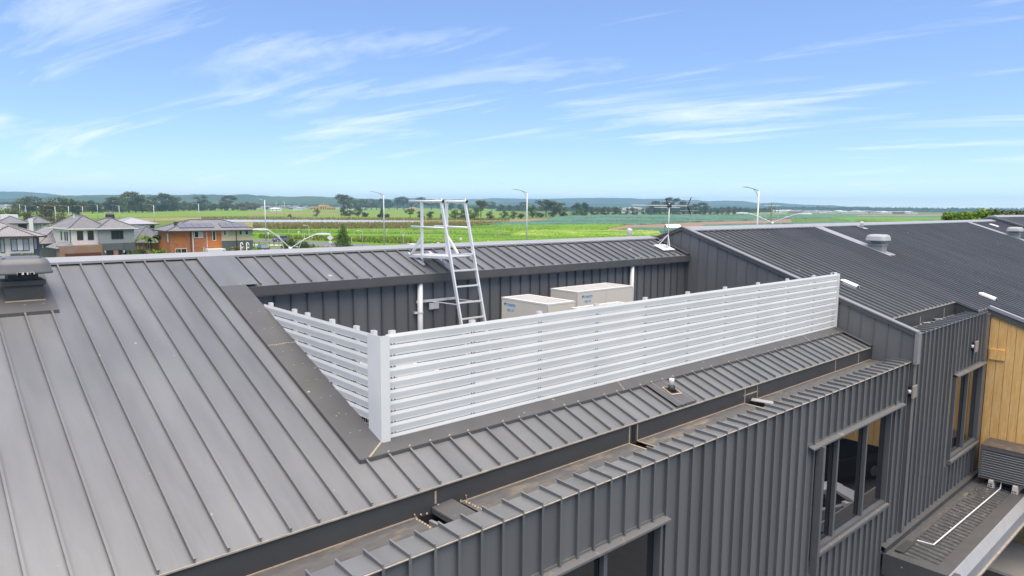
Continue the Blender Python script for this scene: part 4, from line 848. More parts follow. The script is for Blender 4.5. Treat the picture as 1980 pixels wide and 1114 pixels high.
for (x, yb, yt, k, lf, wd, lb) in [(665, 418.5, 397, 'dense', 'leaf_dark', .95, 'dark bushy tree at the taller end of the paddock clump'), (676, 418.5, 405, 'dense', 'leaf_dark', 1.4, 'low dark shrub tree in the paddock clump'), (692, 419, 400, 'dense', 'leaf_dark', 1.3, 'broad dark tree in the middle of the paddock clump'), (705, 419.5, 409, 'bush', 'leaf_dark', .8, 'low round shrub at the low end of the paddock clump'), (612, 419, 403, 'dense', 'leaf_green', .95, 'single green tree alone in the paddock'), (560, 420, 413, 'bush', 'leaf_olive', .8, 'small olive shrub alone on the pond bank'),
        (738, 421, 399, 'cone', 'leaf_dark', .7, 'narrow dark tree beside the tall lamp post'), (733, 422, 413, 'bush', 'leaf_dark', .9, 'low dark shrub on the pond side of the tall lamp post'), (748, 422, 412, 'bush', 'leaf_dark', .8, 'low dark shrub under the arm of the tall lamp post'),
        (793, 424, 403, 'umbrella', 'leaf_green', 1.3, 'spreading green tree beside the access ladder'), (812, 424, 407, 'dense', 'leaf_dark', 1.2, 'dark rounded tree seen through the ladder rails'), (832, 424, 407, 'dense', 'leaf_dark', 1.4, 'second dark rounded tree seen through the ladder rails'), (858, 425, 409, 'dense', 'leaf_dark', 1.3, 'low dark tree seen between the ladder stiles'), (880, 425, 402, 'dense', 'leaf_green', 1.2, 'olive green tree just past the ladder top'), (900, 425, 398, 'dense', 'leaf_gum', 1.1, 'pale leafy tree behind the ladder guard rail'), (918, 426, 397, 'dense', 'leaf_green', 1.3, 'tall yellow green tree at the end of the ladder row'), (930, 425, 386, 'umbrella', 'leaf_gum', .8, 'tall flat topped gum above the ladder row'), (948, 425, 407, 'dense', 'leaf_dark', 1.2, 'round dark tree on the brown field edge'), (975, 424, 406, 'dense', 'leaf_dark', 1.1, 'dark tree on the brown field edge'), (992, 424, 405, 'dense', 'leaf_gum', 1.2, 'grey green tree on the brown field edge'), (1008, 423, 412, 'bush', 'leaf_dark', .9, 'low dark shrub on the brown field edge'),
        (1030, 421, 393, 'dense', 'leaf_green', 1.05, 'pale green tree beside the middle lamp post'), (1056, 420, 383, 'gum', 'leaf_gum', 1.15, 'largest gum tree behind the middle lamp post'), (1070, 420, 386, 'dense', 'leaf_gum', 1.1, 'broad full gum tree behind the middle lamp post'), (1083, 419.5, 390, 'gum', 'leaf_gum', 1.1, 'open gum tree at the edge of the big clump'), (1045, 421, 410, 'bush', 'leaf_dark', 1, 'dark undergrowth shrub below the largest gum'), (1090, 419.5, 409, 'bush', 'leaf_dark', 1, 'dark undergrowth shrub beside the largest gum'),
        (1116, 418, 390, 'dense', 'leaf_dark', .95, 'dark domed tree at the start of the hedge row'), (1130, 418, 389, 'dense', 'leaf_dark', .9, 'second dark domed tree at the start of the hedge row'), (1125, 418.5, 399, 'dense', 'leaf_green', 1.2, 'pale leafy tree in front of the domed trees')]:
    d = D(x, yb); h = zat(x, yt, d); tree(k, lf, x, d, h, lb, wide=wd)
for i, x in enumerate(range(1145, 1440, 11)):
    yb = 416.5-.004*(x-1145); yt = 399+random.uniform(-1, 2.5)+.006*(x-1145); d = D(x, yb)
    tree('dense', random.choice(['leaf_dark', 'leaf_dark', 'leaf_gum', 'leaf_olive']), x+random.uniform(-2, 2), d, zat(x, yt, d), 'rounded dark tree in the hedge row behind the blue green beds', 'trees in the hedge row behind the brassica beds', wide=random.uniform(1.0, 1.35))
for (x, yt, lb) in [(1266, 387, 'flat topped gum above the hedge row before the antenna tip'), (1296, 379, 'tall dark gum directly behind the antenna mast'), (1322, 386, 'gum between the antenna mast and its reflector'), (1345, 394, 'low gum close past the antenna reflector'), (1360, 390, 'flat topped gum past the antenna reflector')]:
    d = D(x, 415); tree('umbrella', 'leaf_gum', x, d, zat(x, yt, d), lb, wide=1.25)
for (x, yt) in [(1395, 399), (1408, 398), (1421, 398), (1432, 400), (1447, 401), (1462, 402), (1468, 403)]:
    d = D(x, 411.6); tree('dense', 'leaf_dark', x, d, zat(x, yt, d), 'dark tree in the short row beside the lamp by the utility pole', 'trees in the row by the right lamp post', wide=1.3)
for (x, yb, yt, k, lf, wd, lb) in [(662, 484, 432, 'cone', 'leaf_green', .95, 'dark green conical street tree beside the road'), (565, 492, 457, 'bush', 'leaf_green', .8, 'rounded street tree behind the double arm lamp'), (590, 492, 466, 'bush', 'leaf_green', .7, 'smaller street tree beside the double arm lamp'), (455, 516, 470, 'bush', 'leaf_olive', 1.1, 'large olive shrub in front of the cream house end'), (482, 518, 475, 'bush', 'leaf_olive', .9, 'olive shrub touching the dark parked vehicle'), (310, 519, 477, 'bush', 'leaf_bright', .8, 'bright green shrub beside the orange brick house'), (290, 517, 484, 'bush', 'leaf_green', .8, 'dark shrub at the foot of the palm'), (262, 509, 477, 'bush', 'leaf_green', .8, 'low green shrub between the rendered and brick houses'), (45, 556, 486, 'bush', 'leaf_bright', .9, 'light green shrub in front of the cream rendered house'), (72, 556, 490, 'bush', 'leaf_bright', .8, 'second light green shrub by the cream rendered house')]:
    d = D(x, yb); h = zat(x, yt, d); tree(k, lf, x, d, h, lb, wide=wd, seed=1, name='tree' if k == 'cone' else 'shrub', cat='tree' if k == 'cone' else 'shrub')
for (x, yt, lf) in [(0, 402, 'leaf_olive'), (14, 401, 'leaf_green'), (28, 402, 'leaf_olive'), (45, 408, 'leaf_green'), (57, 405, 'leaf_olive'), (-14, 402, 'leaf_green')]:
    d = D(x, 432); tree('dense', lf, x, d, zat(x, yt, d), 'young leafy tree behind the white slate roofed house', 'trees behind the white slate roofed house', wide=.9)
for (x, yb) in [(72, 424), (80, 428), (86, 430), (98, 432), (108, 431), (115, 428)]:
    d = D(x, yb); tree('bush', 'leaf_olive', x, d, 3.2, 'yellowish scrub shrub below the olive brown tree', 'scrub below the olive brown tree', wide=1.2, name='shrub', cat='shrub')
for i in range(24):
    x = 1848+6.2*i; yt = 412.5+random.uniform(-5, 4)+(3 if i < 2 else 0); old = x > 1952
    tree('hedge', 'leaf_olive' if old else 'leaf_bright', x, 84+random.uniform(-3, 3), zat(x, yt, 84), 'brownish shrub in the hedge rising behind the furthest roof' if old else 'yellow green shrub in the hedge rising behind the furthest roof', 'hedge shrubs behind the furthest roof', wide=1.0, name='shrub', cat='shrub')
PM = thing('palm_tree', 'small palm with arching fronds beside the orange brick house', 'palm', far(287, D(287, 508)), 0)
ph = zat(287, 465, D(287, 508)); MB().tube([(0, 0, 0), (.15, .05, ph*.5), (.05, 0, ph)], [.22, .15, .12], 8).build('trunk', 'bark', PM)
for k in range(11):
    a = k*.571*1.0+.2; M = MB(); prev = None
    for s in range(9):
        t = s/8; rr = 2.6*t; z = ph+1.4*math.sin(t*2.2)*(1-.2*(k % 3))-.9*t*t; c = Vector((math.cos(a)*rr, math.sin(a)*rr, z)); sd = Vector((-math.sin(a), math.cos(a), 0))
        if s:
            for q in (-1, 1): M.poly([prev, c, c+sd*q*.55*(1-t*.6)-Vector((0, 0, .3)), prev+sd*q*.5*(1-t*.6)-Vector((0, 0, .22))])
        prev = c
    M.build('frond', 'leaf_green', PM)
# ================================================================== houses
def brickmat(name, c1, c2, c3):
    m = bpy.data.materials.new(name); m.use_nodes = True; t = m.node_tree; b = t.nodes['Principled BSDF']; b.inputs['Roughness'].default_value = .85
    tc = N(t, 'ShaderNodeTexCoord'); mp = N(t, 'ShaderNodeMapping'); t.links.new(tc.outputs['Object'], mp.inputs[0]); sp = N(t, 'ShaderNodeSeparateXYZ'); t.links.new(mp.outputs[0], sp.inputs[0])
    a = N(t, 'ShaderNodeMath', operation='ADD'); t.links.new(sp.outputs[0], a.inputs[0]); t.links.new(sp.outputs[1], a.inputs[1])
    cb = N(t, 'ShaderNodeCombineXYZ'); t.links.new(a.outputs[0], cb.inputs[0]); t.links.new(sp.outputs[2], cb.inputs[1])
    br = N(t, 'ShaderNodeTexBrick'); br.inputs['Scale'].default_value = 1; br.inputs['Brick Width'].default_value = .48; br.inputs['Row Height'].default_value = .172; br.inputs['Mortar Size'].default_value = .016; br.inputs['Bias'].default_value = -.1
    br.inputs['Color1'].default_value = (*c1, 1); br.inputs['Color2'].default_value = (*c2, 1); br.inputs['Mortar'].default_value = (*c3, 1); t.links.new(cb.outputs[0], br.inputs[0])
    n = N(t, 'ShaderNodeTexNoise'); n.inputs['Scale'].default_value = .45; n.inputs['Detail'].default_value = 3; t.links.new(tc.outputs['Object'], n.inputs[0])
    r = N(t, 'ShaderNodeValToRGB'); r.color_ramp.elements[0].position = .45; r.color_ramp.elements[1].position = .6; t.links.new(n.outputs[0], r.inputs[0])
    mx = N(t, 'ShaderNodeMixRGB'); mx.inputs[2].default_value = (*c1, 1); t.links.new(r.outputs[0], mx.inputs[0]); t.links.new(br.outputs[0], mx.inputs[1]); t.links.new(mx.outputs[0], b.inputs['Base Color']); MATS[name] = m
brickmat('brick_orange', (.56, .185, .035), (.33, .11, .06), (.33, .20, .15)); brickmat('brick_mixed', (.30, .17, .10), (.15, .125, .135), (.42, .37, .33))
def tilemat(name, c):
    m = mat(name, c, rough=.7, var=.12, vscale=.8); t = m.node_tree; b = t.nodes['Principled BSDF']
    tc = N(t, 'ShaderNodeTexCoord'); w = N(t, 'ShaderNodeTexWave'); w.bands_direction = 'Z'; w.inputs['Scale'].default_value = 2.1; w.wave_profile = 'SAW'; t.links.new(tc.outputs['Object'], w.inputs[0])
    w2 = N(t, 'ShaderNodeTexWave'); w2.bands_direction = 'X'; w2.inputs['Scale'].default_value = 1.05; t.links.new(tc.outputs['Object'], w2.inputs[0])
    ad = N(t, 'ShaderNodeMath', operation='ADD'); t.links.new(w.outputs['Fac'], ad.inputs[0]); t.links.new(w2.outputs['Fac'], ad.inputs[1])
    bp = N(t, 'ShaderNodeBump'); bp.inputs['Strength'].default_value = .9; bp.inputs['Distance'].default_value = .12; t.links.new(ad.outputs[0], bp.inputs['Height']); t.links.new(bp.outputs[0], b.inputs['Normal'])
tilemat('tile_grey', (.27, .262, .265)); tilemat('tile_slate', (.235, .235, .25)); tilemat('tile_taupe', (.35, .325, .32))
mat('render_cream', (.70, .665, .60), rough=.85, var=.03); mat('render_white', (.74, .73, .70), rough=.85, var=.03); mat('render_grey', (.30, .325, .32), rough=.85, var=.03); mat('render_dark', (.11, .125, .13), rough=.85, var=.05); mat('render_sand', (.60, .49, .32), rough=.85, var=.03)
mat('garage_door', (.12, .035, .028), rough=.5, var=.05); mat('white_trim', (.78, .77, .74), rough=.5); mat('house_glass', (.03, .04, .045), rough=.05, spec=.6); mat('curtain', (.5, .51, .5), rough=.3); mat('dark_trim', (.05, .045, .045), rough=.6)
mat('solar', (.17, .165, .18), rough=.25, spec=.9); mat('timber_grey', (.22, .18, .15), rough=.9, var=.3, vscale=3, rnd=.2)
mat('white_paint', (.76, .76, .76), rough=.4); mat('pole_grey', (.6, .61, .61), rough=.5, metal=.3); mat('tyre', (.02, .02, .02), rough=.8); mat('car_dark', (.022, .024, .028), rough=.22, spec=.6); mat('car_silver', (.13, .14, .16), rough=.25, spec=.6); mat('car_white', (.75, .75, .76), rough=.25, spec=.6)
mat('tail_red', (.35, .01, .01), rough=.3); mat('lens', (.7, .72, .75), rough=.15)
def dist_for(px, py, z):
    d = ray(px, py); return (CAM.z-z)/(-d.z)*math.hypot(d.x, d.y)
class House:
    def __init__(s, label, px0, px1, eave_py, ez, rot, name='house', d=None):
        s.d = d or dist_for((px0+px1)/2, eave_py, ez); s.rot = R(rot); s.px0 = px0
        s.az0 = azim(px0); p = far(px0, s.d)
        s.t = thing(name, label, 'house', p, s.az0-math.pi/2+s.rot-(s.az0-azim((px0+px1)/2)))
        s.w = s.X(px1)
    def X(s, px): return (s.az0-azim(px))*s.d/math.cos(s.rot)
    def Z(s, px, py): return zat(px, py, s.d)
    def box(s, name, m, x0, x1, z0, z1, y0, y1, parent=None): return MB().box(x0, x1, y0, y1, z0, z1).build(name, m, parent or s.t)
    def pbox(s, name, m, a, b, t, u, y0, y1, parent=None):
        c = (a+b)/2; return s.box(name, m, s.X(a), s.X(b), max(0, s.Z(c, u)), s.Z(c, t), y0, y1, parent)
    def win(s, a, b, t, u, y, n=1, frame='dark_trim', pane='house_glass', wide=None):
        c = (a+b)/2; x0, x1, z0, z1 = s.X(a), s.X(b), s.Z(c, u), s.Z(c, t); f = .08
        m = MB(); m.box(x0, x0+f, y-.05, y+.03, z0, z1); m.box(x1-f, x1, y-.05, y+.03, z0, z1); m.box(x0+f, x1-f, y-.05, y+.03, z1-f, z1); m.box(x0+f, x1-f, y-.06, y+.03, z0, z0+f)
        for k in range(1, n): q = x0+(x1-x0)*k/n; m.box(q-f/2, q+f/2, y-.045, y+.03, z0+f, z1-f)
        w = m.build('window', frame, s.t)
        for k in range(n): q0, q1 = x0+(x1-x0)*k/n, x0+(x1-x0)*(k+1)/n; MB().box(q0+f/2, q1-f/2, y-.02, y-.005, z0+f, z1-f).build('pane', pane if isinstance(pane, str) else pane[k % len(pane)], w)
        return w
    def hip(s, m, x0, x1, y0, y1, z, rise, oh=.55, name='roof', fascia='dark_trim'):
        x0 -= oh; x1 += oh; y0 -= oh; y1 += oh; W_, L = x1-x0, y1-y0; cx, cy_ = (x0+x1)/2, (y0+y1)/2
        if W_ >= L: r0, r1 = (x0+L/2, cy_), (x1-L/2, cy_)
        else: r0, r1 = (cx, y0+W_/2), (cx, y1-W_/2)
        M = MB(); a, b, c, d = (x0, y0, z), (x1, y0, z), (x1, y1, z), (x0, y1, z); p, q = (*r0, z+rise), (*r1, z+rise)
        if W_ >= L: fs = [(a, b, q, p), (b, c, q), (c, d, p, q), (d, a, p)]
        else: fs = [(a, b, p), (b, c, q, p), (c, d, q), (d, a, p, q)]
        for f in fs: M.poly(f)
        M.poly([d, c, b, a]); o = M.build(name, m, s.t)
        cap = MB(); cm = {'tile_grey': 'tile_slate'}.get(m, m)
        for e0, e1 in ((a, p), (d, p if W_ >= L else q), (b, q if W_ >= L else p), (c, q), (p, q)): 
            if (Vector(e0)-Vector(e1)).length > .2: cap.tube([Vector(e0)+Vector((0, 0, .03)), Vector(e1)+Vector((0, 0, .05))], .11, 6)
        cap.build('ridge_tile', cm, o)
        g = MB(); g.box(x0-.06, x1+.06, y0-.08, y0, z-.2, z+.02); g.box(x0-.06, x0+.02, y0, y1, z-.2, z+.02); g.box(x1-.02, x1+.06, y0, y1, z-.2, z+.02); g.build('gutter', fascia, o); return o
# two storey rendered house with the maroon garage
HH = h = House('two storey cream and grey rendered house with a maroon garage door', 134, 256, 441.5, 5.9, 17)
h.box('wall', 'render_cream', 0, h.X(186), 0, 5.9, 0, 11); h.box('wall', 'render_grey', h.X(186), h.w, h.Z(220, 471), 5.9, -.5, 11); h.box('wall', 'render_dark', h.X(186), h.w, 0, h.Z(220, 471), -.48, 11)
h.hip('tile_grey', 0, h.X(200), 0, 11, 5.9, 2.3, fascia='render_white'); h.hip('tile_grey', h.X(188), h.w, -.5, 8, 5.88, 1.75, fascia='render_white')
h.win(145, 157, 447, 464.5, -.01, 1); h.win(165.5, 177.5, 446.8, 464.5, -.01, 1); h.win(210, 234, 446.8, 463, -.51, 3)
g = h.pbox('garage_wall', 'brick_mixed', 103, 185, 474, 520, -2.2, -.02); h.pbox('garage_door', 'garage_door', 112, 183, 488.5, 520, -2.24, -2.19, g)
m = MB(); x0, x1, zt = h.X(97), h.X(134), h.Z(110, 470); m.hexa([(x0, -2, zt-.9), (x1-.2, -2, zt-.9), (x1-.2, 5, zt-.9), (x0, 5, zt-.9), (x0+1.2, -1, zt-.2), (x1-.2, -1, zt), (x1-.2, 4, zt), (x0+1.2, 4, zt-.2)]); m.build('garage_roof', 'tile_grey', h.t)
pz = h.pbox('porch', 'render_dark', 186, 228, 471, 520, -1.6, -.5); h.pbox('porch_opening', 'dark_void', 195, 226, 484, 520, -1.63, -1.58, pz); h.pbox('column', 'brick_mixed', 208, 217, 485, 520, -1.85, -1.62, pz)
for a in (192, 229): h.pbox('porch_lamp', 'white_trim', a-.8, a+.8, 485, 489, -1.75, -1.6, pz)
h.win(231, 249, 486, 510, -.52, 1)
for y in (2.0, 3.3, 5.6): 
    m = MB().box(-.04, .02, y, y+.75, 3.6, 5.2).build('window', 'dark_trim', h.t)
MB().tube([(-.08, .3, 0), (-.08, .3, 5.8)], .06, 6).build('downpipe', 'dark_trim', h.t)
MB().tube([(2.0, 5.0, 6.5), (2.0, 5.0, 8.5)], .07, 6).build('flue', 'white_trim', h.t)
d0 = h.d+9; t = thing('roof_cooler', 'black evaporative cooler box on the roof behind the rendered house', 'roof cooler', far(211.5, d0, zat(211.5, 424, d0)), azim(211.5)-math.pi/2)
zc = zat(211.5, 411.5, d0)-zat(211.5, 424, d0); w_ = 9*d0/FPX*.74
MB().rings([[(-w_, -w_, 0), (w_, -w_, 0), (w_, w_, 0), (-w_, w_, 0)], [(-w_*.96, -w_, zc*.75), (w_*.96, -w_, zc*.75), (w_*.96, w_, zc*.75), (-w_*.96, w_, zc*.75)], [(-w_*.85, -w_*.8, zc), (w_*.85, -w_*.8, zc), (w_*.85, w_*.8, zc), (-w_*.85, w_*.8, zc)]]).build('casing', 'car_dark', t); MB().box(-w_*.7, w_*.7, -w_-.03, -w_, zc*.15, zc*.65).build('louvre', 'dark_trim', t)
# orange brick house with solar panels
H3 = h = House('two storey orange brick and sand rendered house with solar panels', 326, 489, 446, 5.9, 16)
h.box('wall', 'brick_orange', 0, h.X(426), 0, 5.9, 0, 8.5); h.box('wall', 'render_sand', h.X(426), h.w, h.Z(455, 467), 5.9, 0, 8.5); h.box('wall', 'render_dark', h.X(426), h.w, 0, h.Z(455, 467), .05, 8.5)
rf = h.hip('tile_slate', 0, h.w, 0, 8.5, 5.9, 1.75, oh=.75)
h.win(372.5, 389.5, 447, 460.5, -.01, 2, 'white_trim', ['house_glass', 'curtain']); h.win(408, 415, 447, 466.5, -.01, 1, 'white_trim'); h.win(430.5, 439.5, 446.5, 457, -.01, 2, 'white_trim', ['house_glass', 'curtain']); h.win(461, 480, 446.5, 456, -.01, 3, 'white_trim', ['house_glass', 'curtain', 'house_glass']); h.win(334.5, 357, 481, 492, -.01, 2, 'white_trim')
MB().box(-.03, .02, 1.2, 2.0, 3.9, 5.4).build('window', 'white_trim', h.t)
xp = h.X(369.5); MB().tube([(xp, -.08, 0), (xp, -.08, 5.8)], .1, 8).build('downpipe', 'white_trim', h.t)
xp, xq = h.X(397), h.X(389); zq = h.Z(393, 479.5); MB().tube([(xp, -.08, 5.6), (xp, -.08, zq), (xq, -.08, zq), (xq, -.08, 0)], .06, 6).build('waste_pipe', 'white_trim', h.t)
for a in (365.5, 455.5): xp = h.X(a); MB().tube([(xp, -.06, 2.4 if a > 400 else 0), (xp, -.06, 5.8)], .07, 6).build('downpipe', 'dark_trim', h.t)
h.pbox('verandah_roof', 'white_trim', 390, 425, 481.5, 487, -2.4, -.02)
sl3 = 1.75/(8.5/2+.75)
for k in range(10):
    x = h.X(346)+k*1.16; f = lambda y: 5.9+(y+.75)*sl3+.1
    if k not in (5,): MB().hexa([(x, .35, f(.35)), (x+1.11, .35, f(.35)), (x+1.11, 2.25, f(2.25)), (x, 2.25, f(2.25)), (x, .35, f(.35)+.05), (x+1.11, .35, f(.35)+.05), (x+1.11, 2.25, f(2.25)+.05), (x, 2.25, f(2.25)+.05)]).build('solar_panel', 'solar', rf)
MB().box(1.3, 2.0, 2.2, 2.7, 6.7, 7.35).build('roof_cowl', 'dark_trim', rf)
# cream house with three part window
h = House('cream rendered house with a tiled roof and dark three part window', 4, 59, 457, 5.9, 6)
h.box('wall', 'render_cream', -6, h.w, 0, 5.9, 0, 9); h.box('wall', 'render_dark', h.w, h.X(73), 0, 5.85, .9, 9); h.pbox('plinth', 'render_dark', 13, 59, 490, 530, -.25, .0)
h.hip('tile_taupe', -6, h.w+1.0, 0, 9, 5.9, 1.9); h.win(15, 51, 461.8, 485.5, -.01, 3, pane=['curtain', 'white_trim', 'curtain']); h.win(61, 69, 460.5, 484, .88, 1, pane='curtain'); h.hip('tile_taupe', -1.5, h.w-.3, -.5, 4, 5.92, 1.35)
h.win(-6, 3, 461.8, 489, -.01, 1, pane='curtain')
# house behind it
h = House('white two storey house with slate hip roof behind the cream house', -8, 93, 432, 5.4, 10)
h.box('wall', 'render_white', 0, h.w, 0, 5.4, 0, 9); h.hip('tile_slate', 0, h.X(52), 0, 9, 5.4, 1.7); h.hip('tile_slate', h.X(57), h.w, -.5, 8, 5.4, 1.6); h.pbox('blade_wall', 'render_white', 51.5, 59, 423, 470, -1.6, -.3)
h.win(32, 49, 433.5, 443, -.02, 1); h.win(60, 77, 433.5, 447.5, -.02, 2, pane='curtain'); h.win(81, 87, 433.5, 445, -.02, 1, pane='curtain'); h.pbox('roof_plant', 'render_white', 6, 40, 415.5, 426, 4, 7)
# low tiled house in the gap
h = House('single storey taupe tiled house in the gap beside the maroon garage', 74, 110, 470, 2.6, 14, d=HH.d+9); ez = h.Z(90, 471)
h.box('wall', 'render_dark', 0, h.w+2, 0, ez, 0, 12); h.hip('tile_taupe', 0, h.w+4, 0, 14, ez, 3.0); h.hip('tile_grey', 3.0, h.w+1, -2.0, 5, ez-.05, 1.9); h.pbox('door', 'white_trim', 75.5, 78, 473, 480, -.05, .0)
# metal roofed house behind
h = House('white house with a plain pale metal roof behind the rendered house', 222, 300, 433.5, 5.4, 14)
h.box('wall', 'render_white', 0, h.w, 0, 5.4, 0, 10); h.hip(mat('pale_metal', (.36, .35, .37), rough=.5), 0, h.w, 0, 10, 5.4, 1.5); h.win(288, 297, 436, 442, -.02, 2)
# low orange brick house
h = House('single storey orange brick house with grey tiled roof behind the palm', 257, 300, 468, 2.7, 16, d=HH.d+12); ez = h.Z(278, 469)
h.box('wall', 'brick_orange', 0, h.w+2, 0, ez, 0, 12); h.hip('tile_slate', 0, h.w+2, 0, 14, ez, 3.3); h.hip('tile_slate', 2.2, 6.2, -1.6, 4, ez, 1.9)
for a in (258, 270, 281): h.win(a, a+4, 472, 483, -.02, 1, 'white_trim')
# small far houses of the estates
FAR_H = {}
def far_house(px, dist, w, hh, wall, roof, label, group, rise=1.8, rz=None, dz=0):
    key = (round(w), round(hh, 1), wall, roof)
    p = far(px, dist); t = thing('house', label, 'house', p, azim(px)-math.pi/2+(rz if rz is not None else random.uniform(-.5, .5)), group)
    MB().box(-w/2, w/2, 0, w*.6, 0, hh).build('wall', wall, t)
    M = MB(); o = .6; a, b, c, d = (-w/2-o, -o, hh), (w/2+o, -o, hh), (w/2+o, w*.6+o, hh), (-w/2-o, w*.6+o, hh); p_, q_ = (-w*.2, w*.3, hh+rise), (w*.2, w*.3, hh+rise)
    for f in ((a, b, q_, p_), (b, c, q_), (c, d, p_, q_), (d, a, p_)): M.poly(f)
    M.build('roof', roof, t)
    for k in (-.28, .05, .3): MB().box(w*k-.7, w*k+.7, -.05, -.01, hh*.45, hh*.8).build('window', 'house_glass', t)
for k in range(34):
    x = 486+k*6.6+random.uniform(-2, 2)
    if 596 < x < 648: continue
    far_house(x, random.uniform(1500, 2300), random.uniform(13, 20), random.choice([3, 3, 5.6]), random.choice(['render_white', 'render_cream', 'render_dark', 'brick_mixed', 'render_grey']), random.choice(['tile_slate', 'tile_taupe', 'pale_metal', 'tile_grey']), 'small far house in the new estate beyond the paddock', 'houses of the far estate beyond the paddock')
for k in range(24):
    x = -25+k*5.6+random.uniform(-2, 2); far_house(x, random.uniform(900, 1500), random.uniform(12, 18), random.choice([3, 5.5]), random.choice(['render_white', 'render_cream', 'render_grey']), random.choice(['tile_slate', 'tile_taupe', 'pale_metal']), 'small far house in the suburb behind the gum trees', 'houses of the suburb behind the gum trees')
for k in range(24):
    x = 1488+k*12+random.uniform(-4, 4); far_house(x, random.uniform(1700, 2300), random.uniform(18, 34), random.choice([3.5, 4.5]), random.choice(['render_white', 'white_trim', 'render_cream', 'brick_mixed']), random.choice(['white_trim', 'pale_metal', 'tile_taupe']), 'low pale building on the far edge of the brassica fields', 'low buildings beyond the brassica fields', rise=1.4)
far_house(533, 1150, 17, 3.6, 'white_trim', 'white_trim', 'bright white low house on the paddock edge', None, 1.5, .15)
far_house(575, 1350, 16, 3.6, 'render_white', 'pale_metal', 'white house with a grey roof beside the yellow building site', None, 1.5, .0)
mat('site_yellow', (.62, .36, .10), rough=.9, var=.15, vscale=.3)
for (x, w, hh, lb) in ((612, 26, 6.5, 'long yellow framed building under construction'), (628, 22, 10.5, 'taller yellow framed building under construction'), (640, 20, 6.5, 'low yellow framed building at the end of the site')):
    p = far(x, 1500); t = thing('building_site', lb, 'building', p, azim(x)-math.pi/2+.2); MB().box(-w/2, w/2, 0, 14, 0, hh*.75).build('frame', 'site_yellow', t)
    M = MB(); M.prism([(-w/2-.5, hh*.75), (w/2+.5, hh*.75), (w*.2, hh), (-w*.2, hh)], 'Y', -.5, 14.5); M.build('roof', 'site_yellow', t)
    for k in range(4): MB().box(-w/2+2+k*w/4.4, -w/2+4.5+k*w/4.4, -.1, 0, 1, hh*.55).build('opening', 'dark_void', t)
d0 = D(798, 405); p = far(798, d0); M = MB(); n = 18
M.rings([[(p.x+math.cos(2*math.pi*k/n)*r_*(1+.15*math.sin(3*k)), p.y+math.sin(2*math.pi*k/n)*r_*(1+.15*math.sin(3*k)), z) for k in range(n)] for r_, z in ((15, -.2), (11, 2.6), (7, 5.2), (3, 6.6))])
tag(M.build('dirt_mound', mat('red_soil', (.36, .17, .085), rough=.95, var=.2, vscale=.3)), 'bare red soil mound at the back of the paddock', 'soil mound')
wh = thing('warehouse', 'long white warehouse behind the hedge row near the antenna', 'building', far(1225, 1250), azim(1225)-math.pi/2)
MB().box(-22, 20, 0, 30, 0, 8.0).build('wall', 'white_trim', wh); MB().prism([(-24, 8), (20.5, 8), (20.5, 9), (0, 11.0), (-24, 8.6)], 'Y', -.5, 30).build('roof', 'white_paint', wh)
# open shelter in the crops
d0 = D(1302, 452); s_ = thing('field_shelter', 'open sided white gabled shelter on posts among the crops', 'shelter', far(1302, d0), azim(1302)-math.pi/2+.35)
hh = zat(1302, 440, d0); hr = zat(1302, 434.3, d0)
MB().prism([(-1.8, hh), (0, hr), (1.8, hh), (1.8, hh+.08), (0, hr+.1), (-1.8, hh+.08)], 'X', -3.0, 3.0).build('roof', 'white_paint', s_)
for a in (-2.8, 2.8):
    for b in (-1.6, 1.6): MB().box(a-.06, a+.06, b-.06, b+.06, 0, hh).build('post', 'timber_grey', s_)
MB().box(-2.4, -.6, -1.2, .2, .0, 1.3).build('bin', 'car_dark', s_)
# ================================================================== lamps, poles, signs
def lamp(px, ytop, dist, label, arm=2.6, group='tall single arm street lamps', side=-1, rise=.45):
    zt = zat(px, ytop, dist); t = thing('street_lamp', label, 'street lamp', far(px, dist), azim(px)-math.pi/2, group)
    MB().tube([(0, 0, 0), (0, 0, zt)], [.17, .11], 10).build('pole', 'pole_grey', t, smooth=True)
    pts = [(side*arm*k/8, 0, zt+rise*1.0*math.sin(k/8*math.pi/2)) for k in range(9)]; MB().tube(pts, .075, 6).build('arm', mat('arm_grey', (.30, .28, .25), rough=.6), t, smooth=True)
    pts = [(side*arm*.55*k/6, 0, zt-1.05+(1.05+rise*.75)*math.sin(k/6*math.pi/2)**.8) for k in range(7)]; MB().tube(pts, .055, 6).build('stay', mat('arm_grey', ()), t)
    MB().hexa([(side*arm-side*.1-.0, -.11, zt+rise-.05), (side*(arm+.75), -.11, zt+rise-.05), (side*(arm+.75), .11, zt+rise-.05), (side*arm-side*.1, .11, zt+rise-.05), (side*arm-side*.1, -.11, zt+rise+.05), (side*(arm+.75), -.08, zt+rise+.03), (side*(arm+.75), .08, zt+rise+.03), (side*arm-side*.1, .11, zt+rise+.05)]).build('lamp_head', 'pole_grey', t)
lamp(742, 377, 183, 'tall single arm street lamp at the bend of the road', 3.4, rise=.85); lamp(1019, 373, 149, 'tall single arm street lamp in front of the largest gum', 3.0, rise=.75); lamp(1466, 369, 115, 'tall single arm street lamp beside the utility pole', 2.3, rise=.6)
lamp(512, 387, 210, 'thin tall street lamp beside the sand rendered house', .6, rise=.2); lamp(297, 397, 365, 'street lamp over the pale metal roof', 3.8, rise=.5); lamp(384, 394.5, 380, 'street lamp over the solar panels', 2.4, rise=.3)
for x, y, d in ((106, 399, 380), (132, 399, 420), (159, 399, 470), (188, 396, 530), (230, 398, 450), (73, 399, 560), (49, 397, 640), (38, 395, 700)): lamp(x, y, d, 'small far street lamp in the row below the gum trees', 3.4, 'far street lamps below the gum trees', rise=.4)
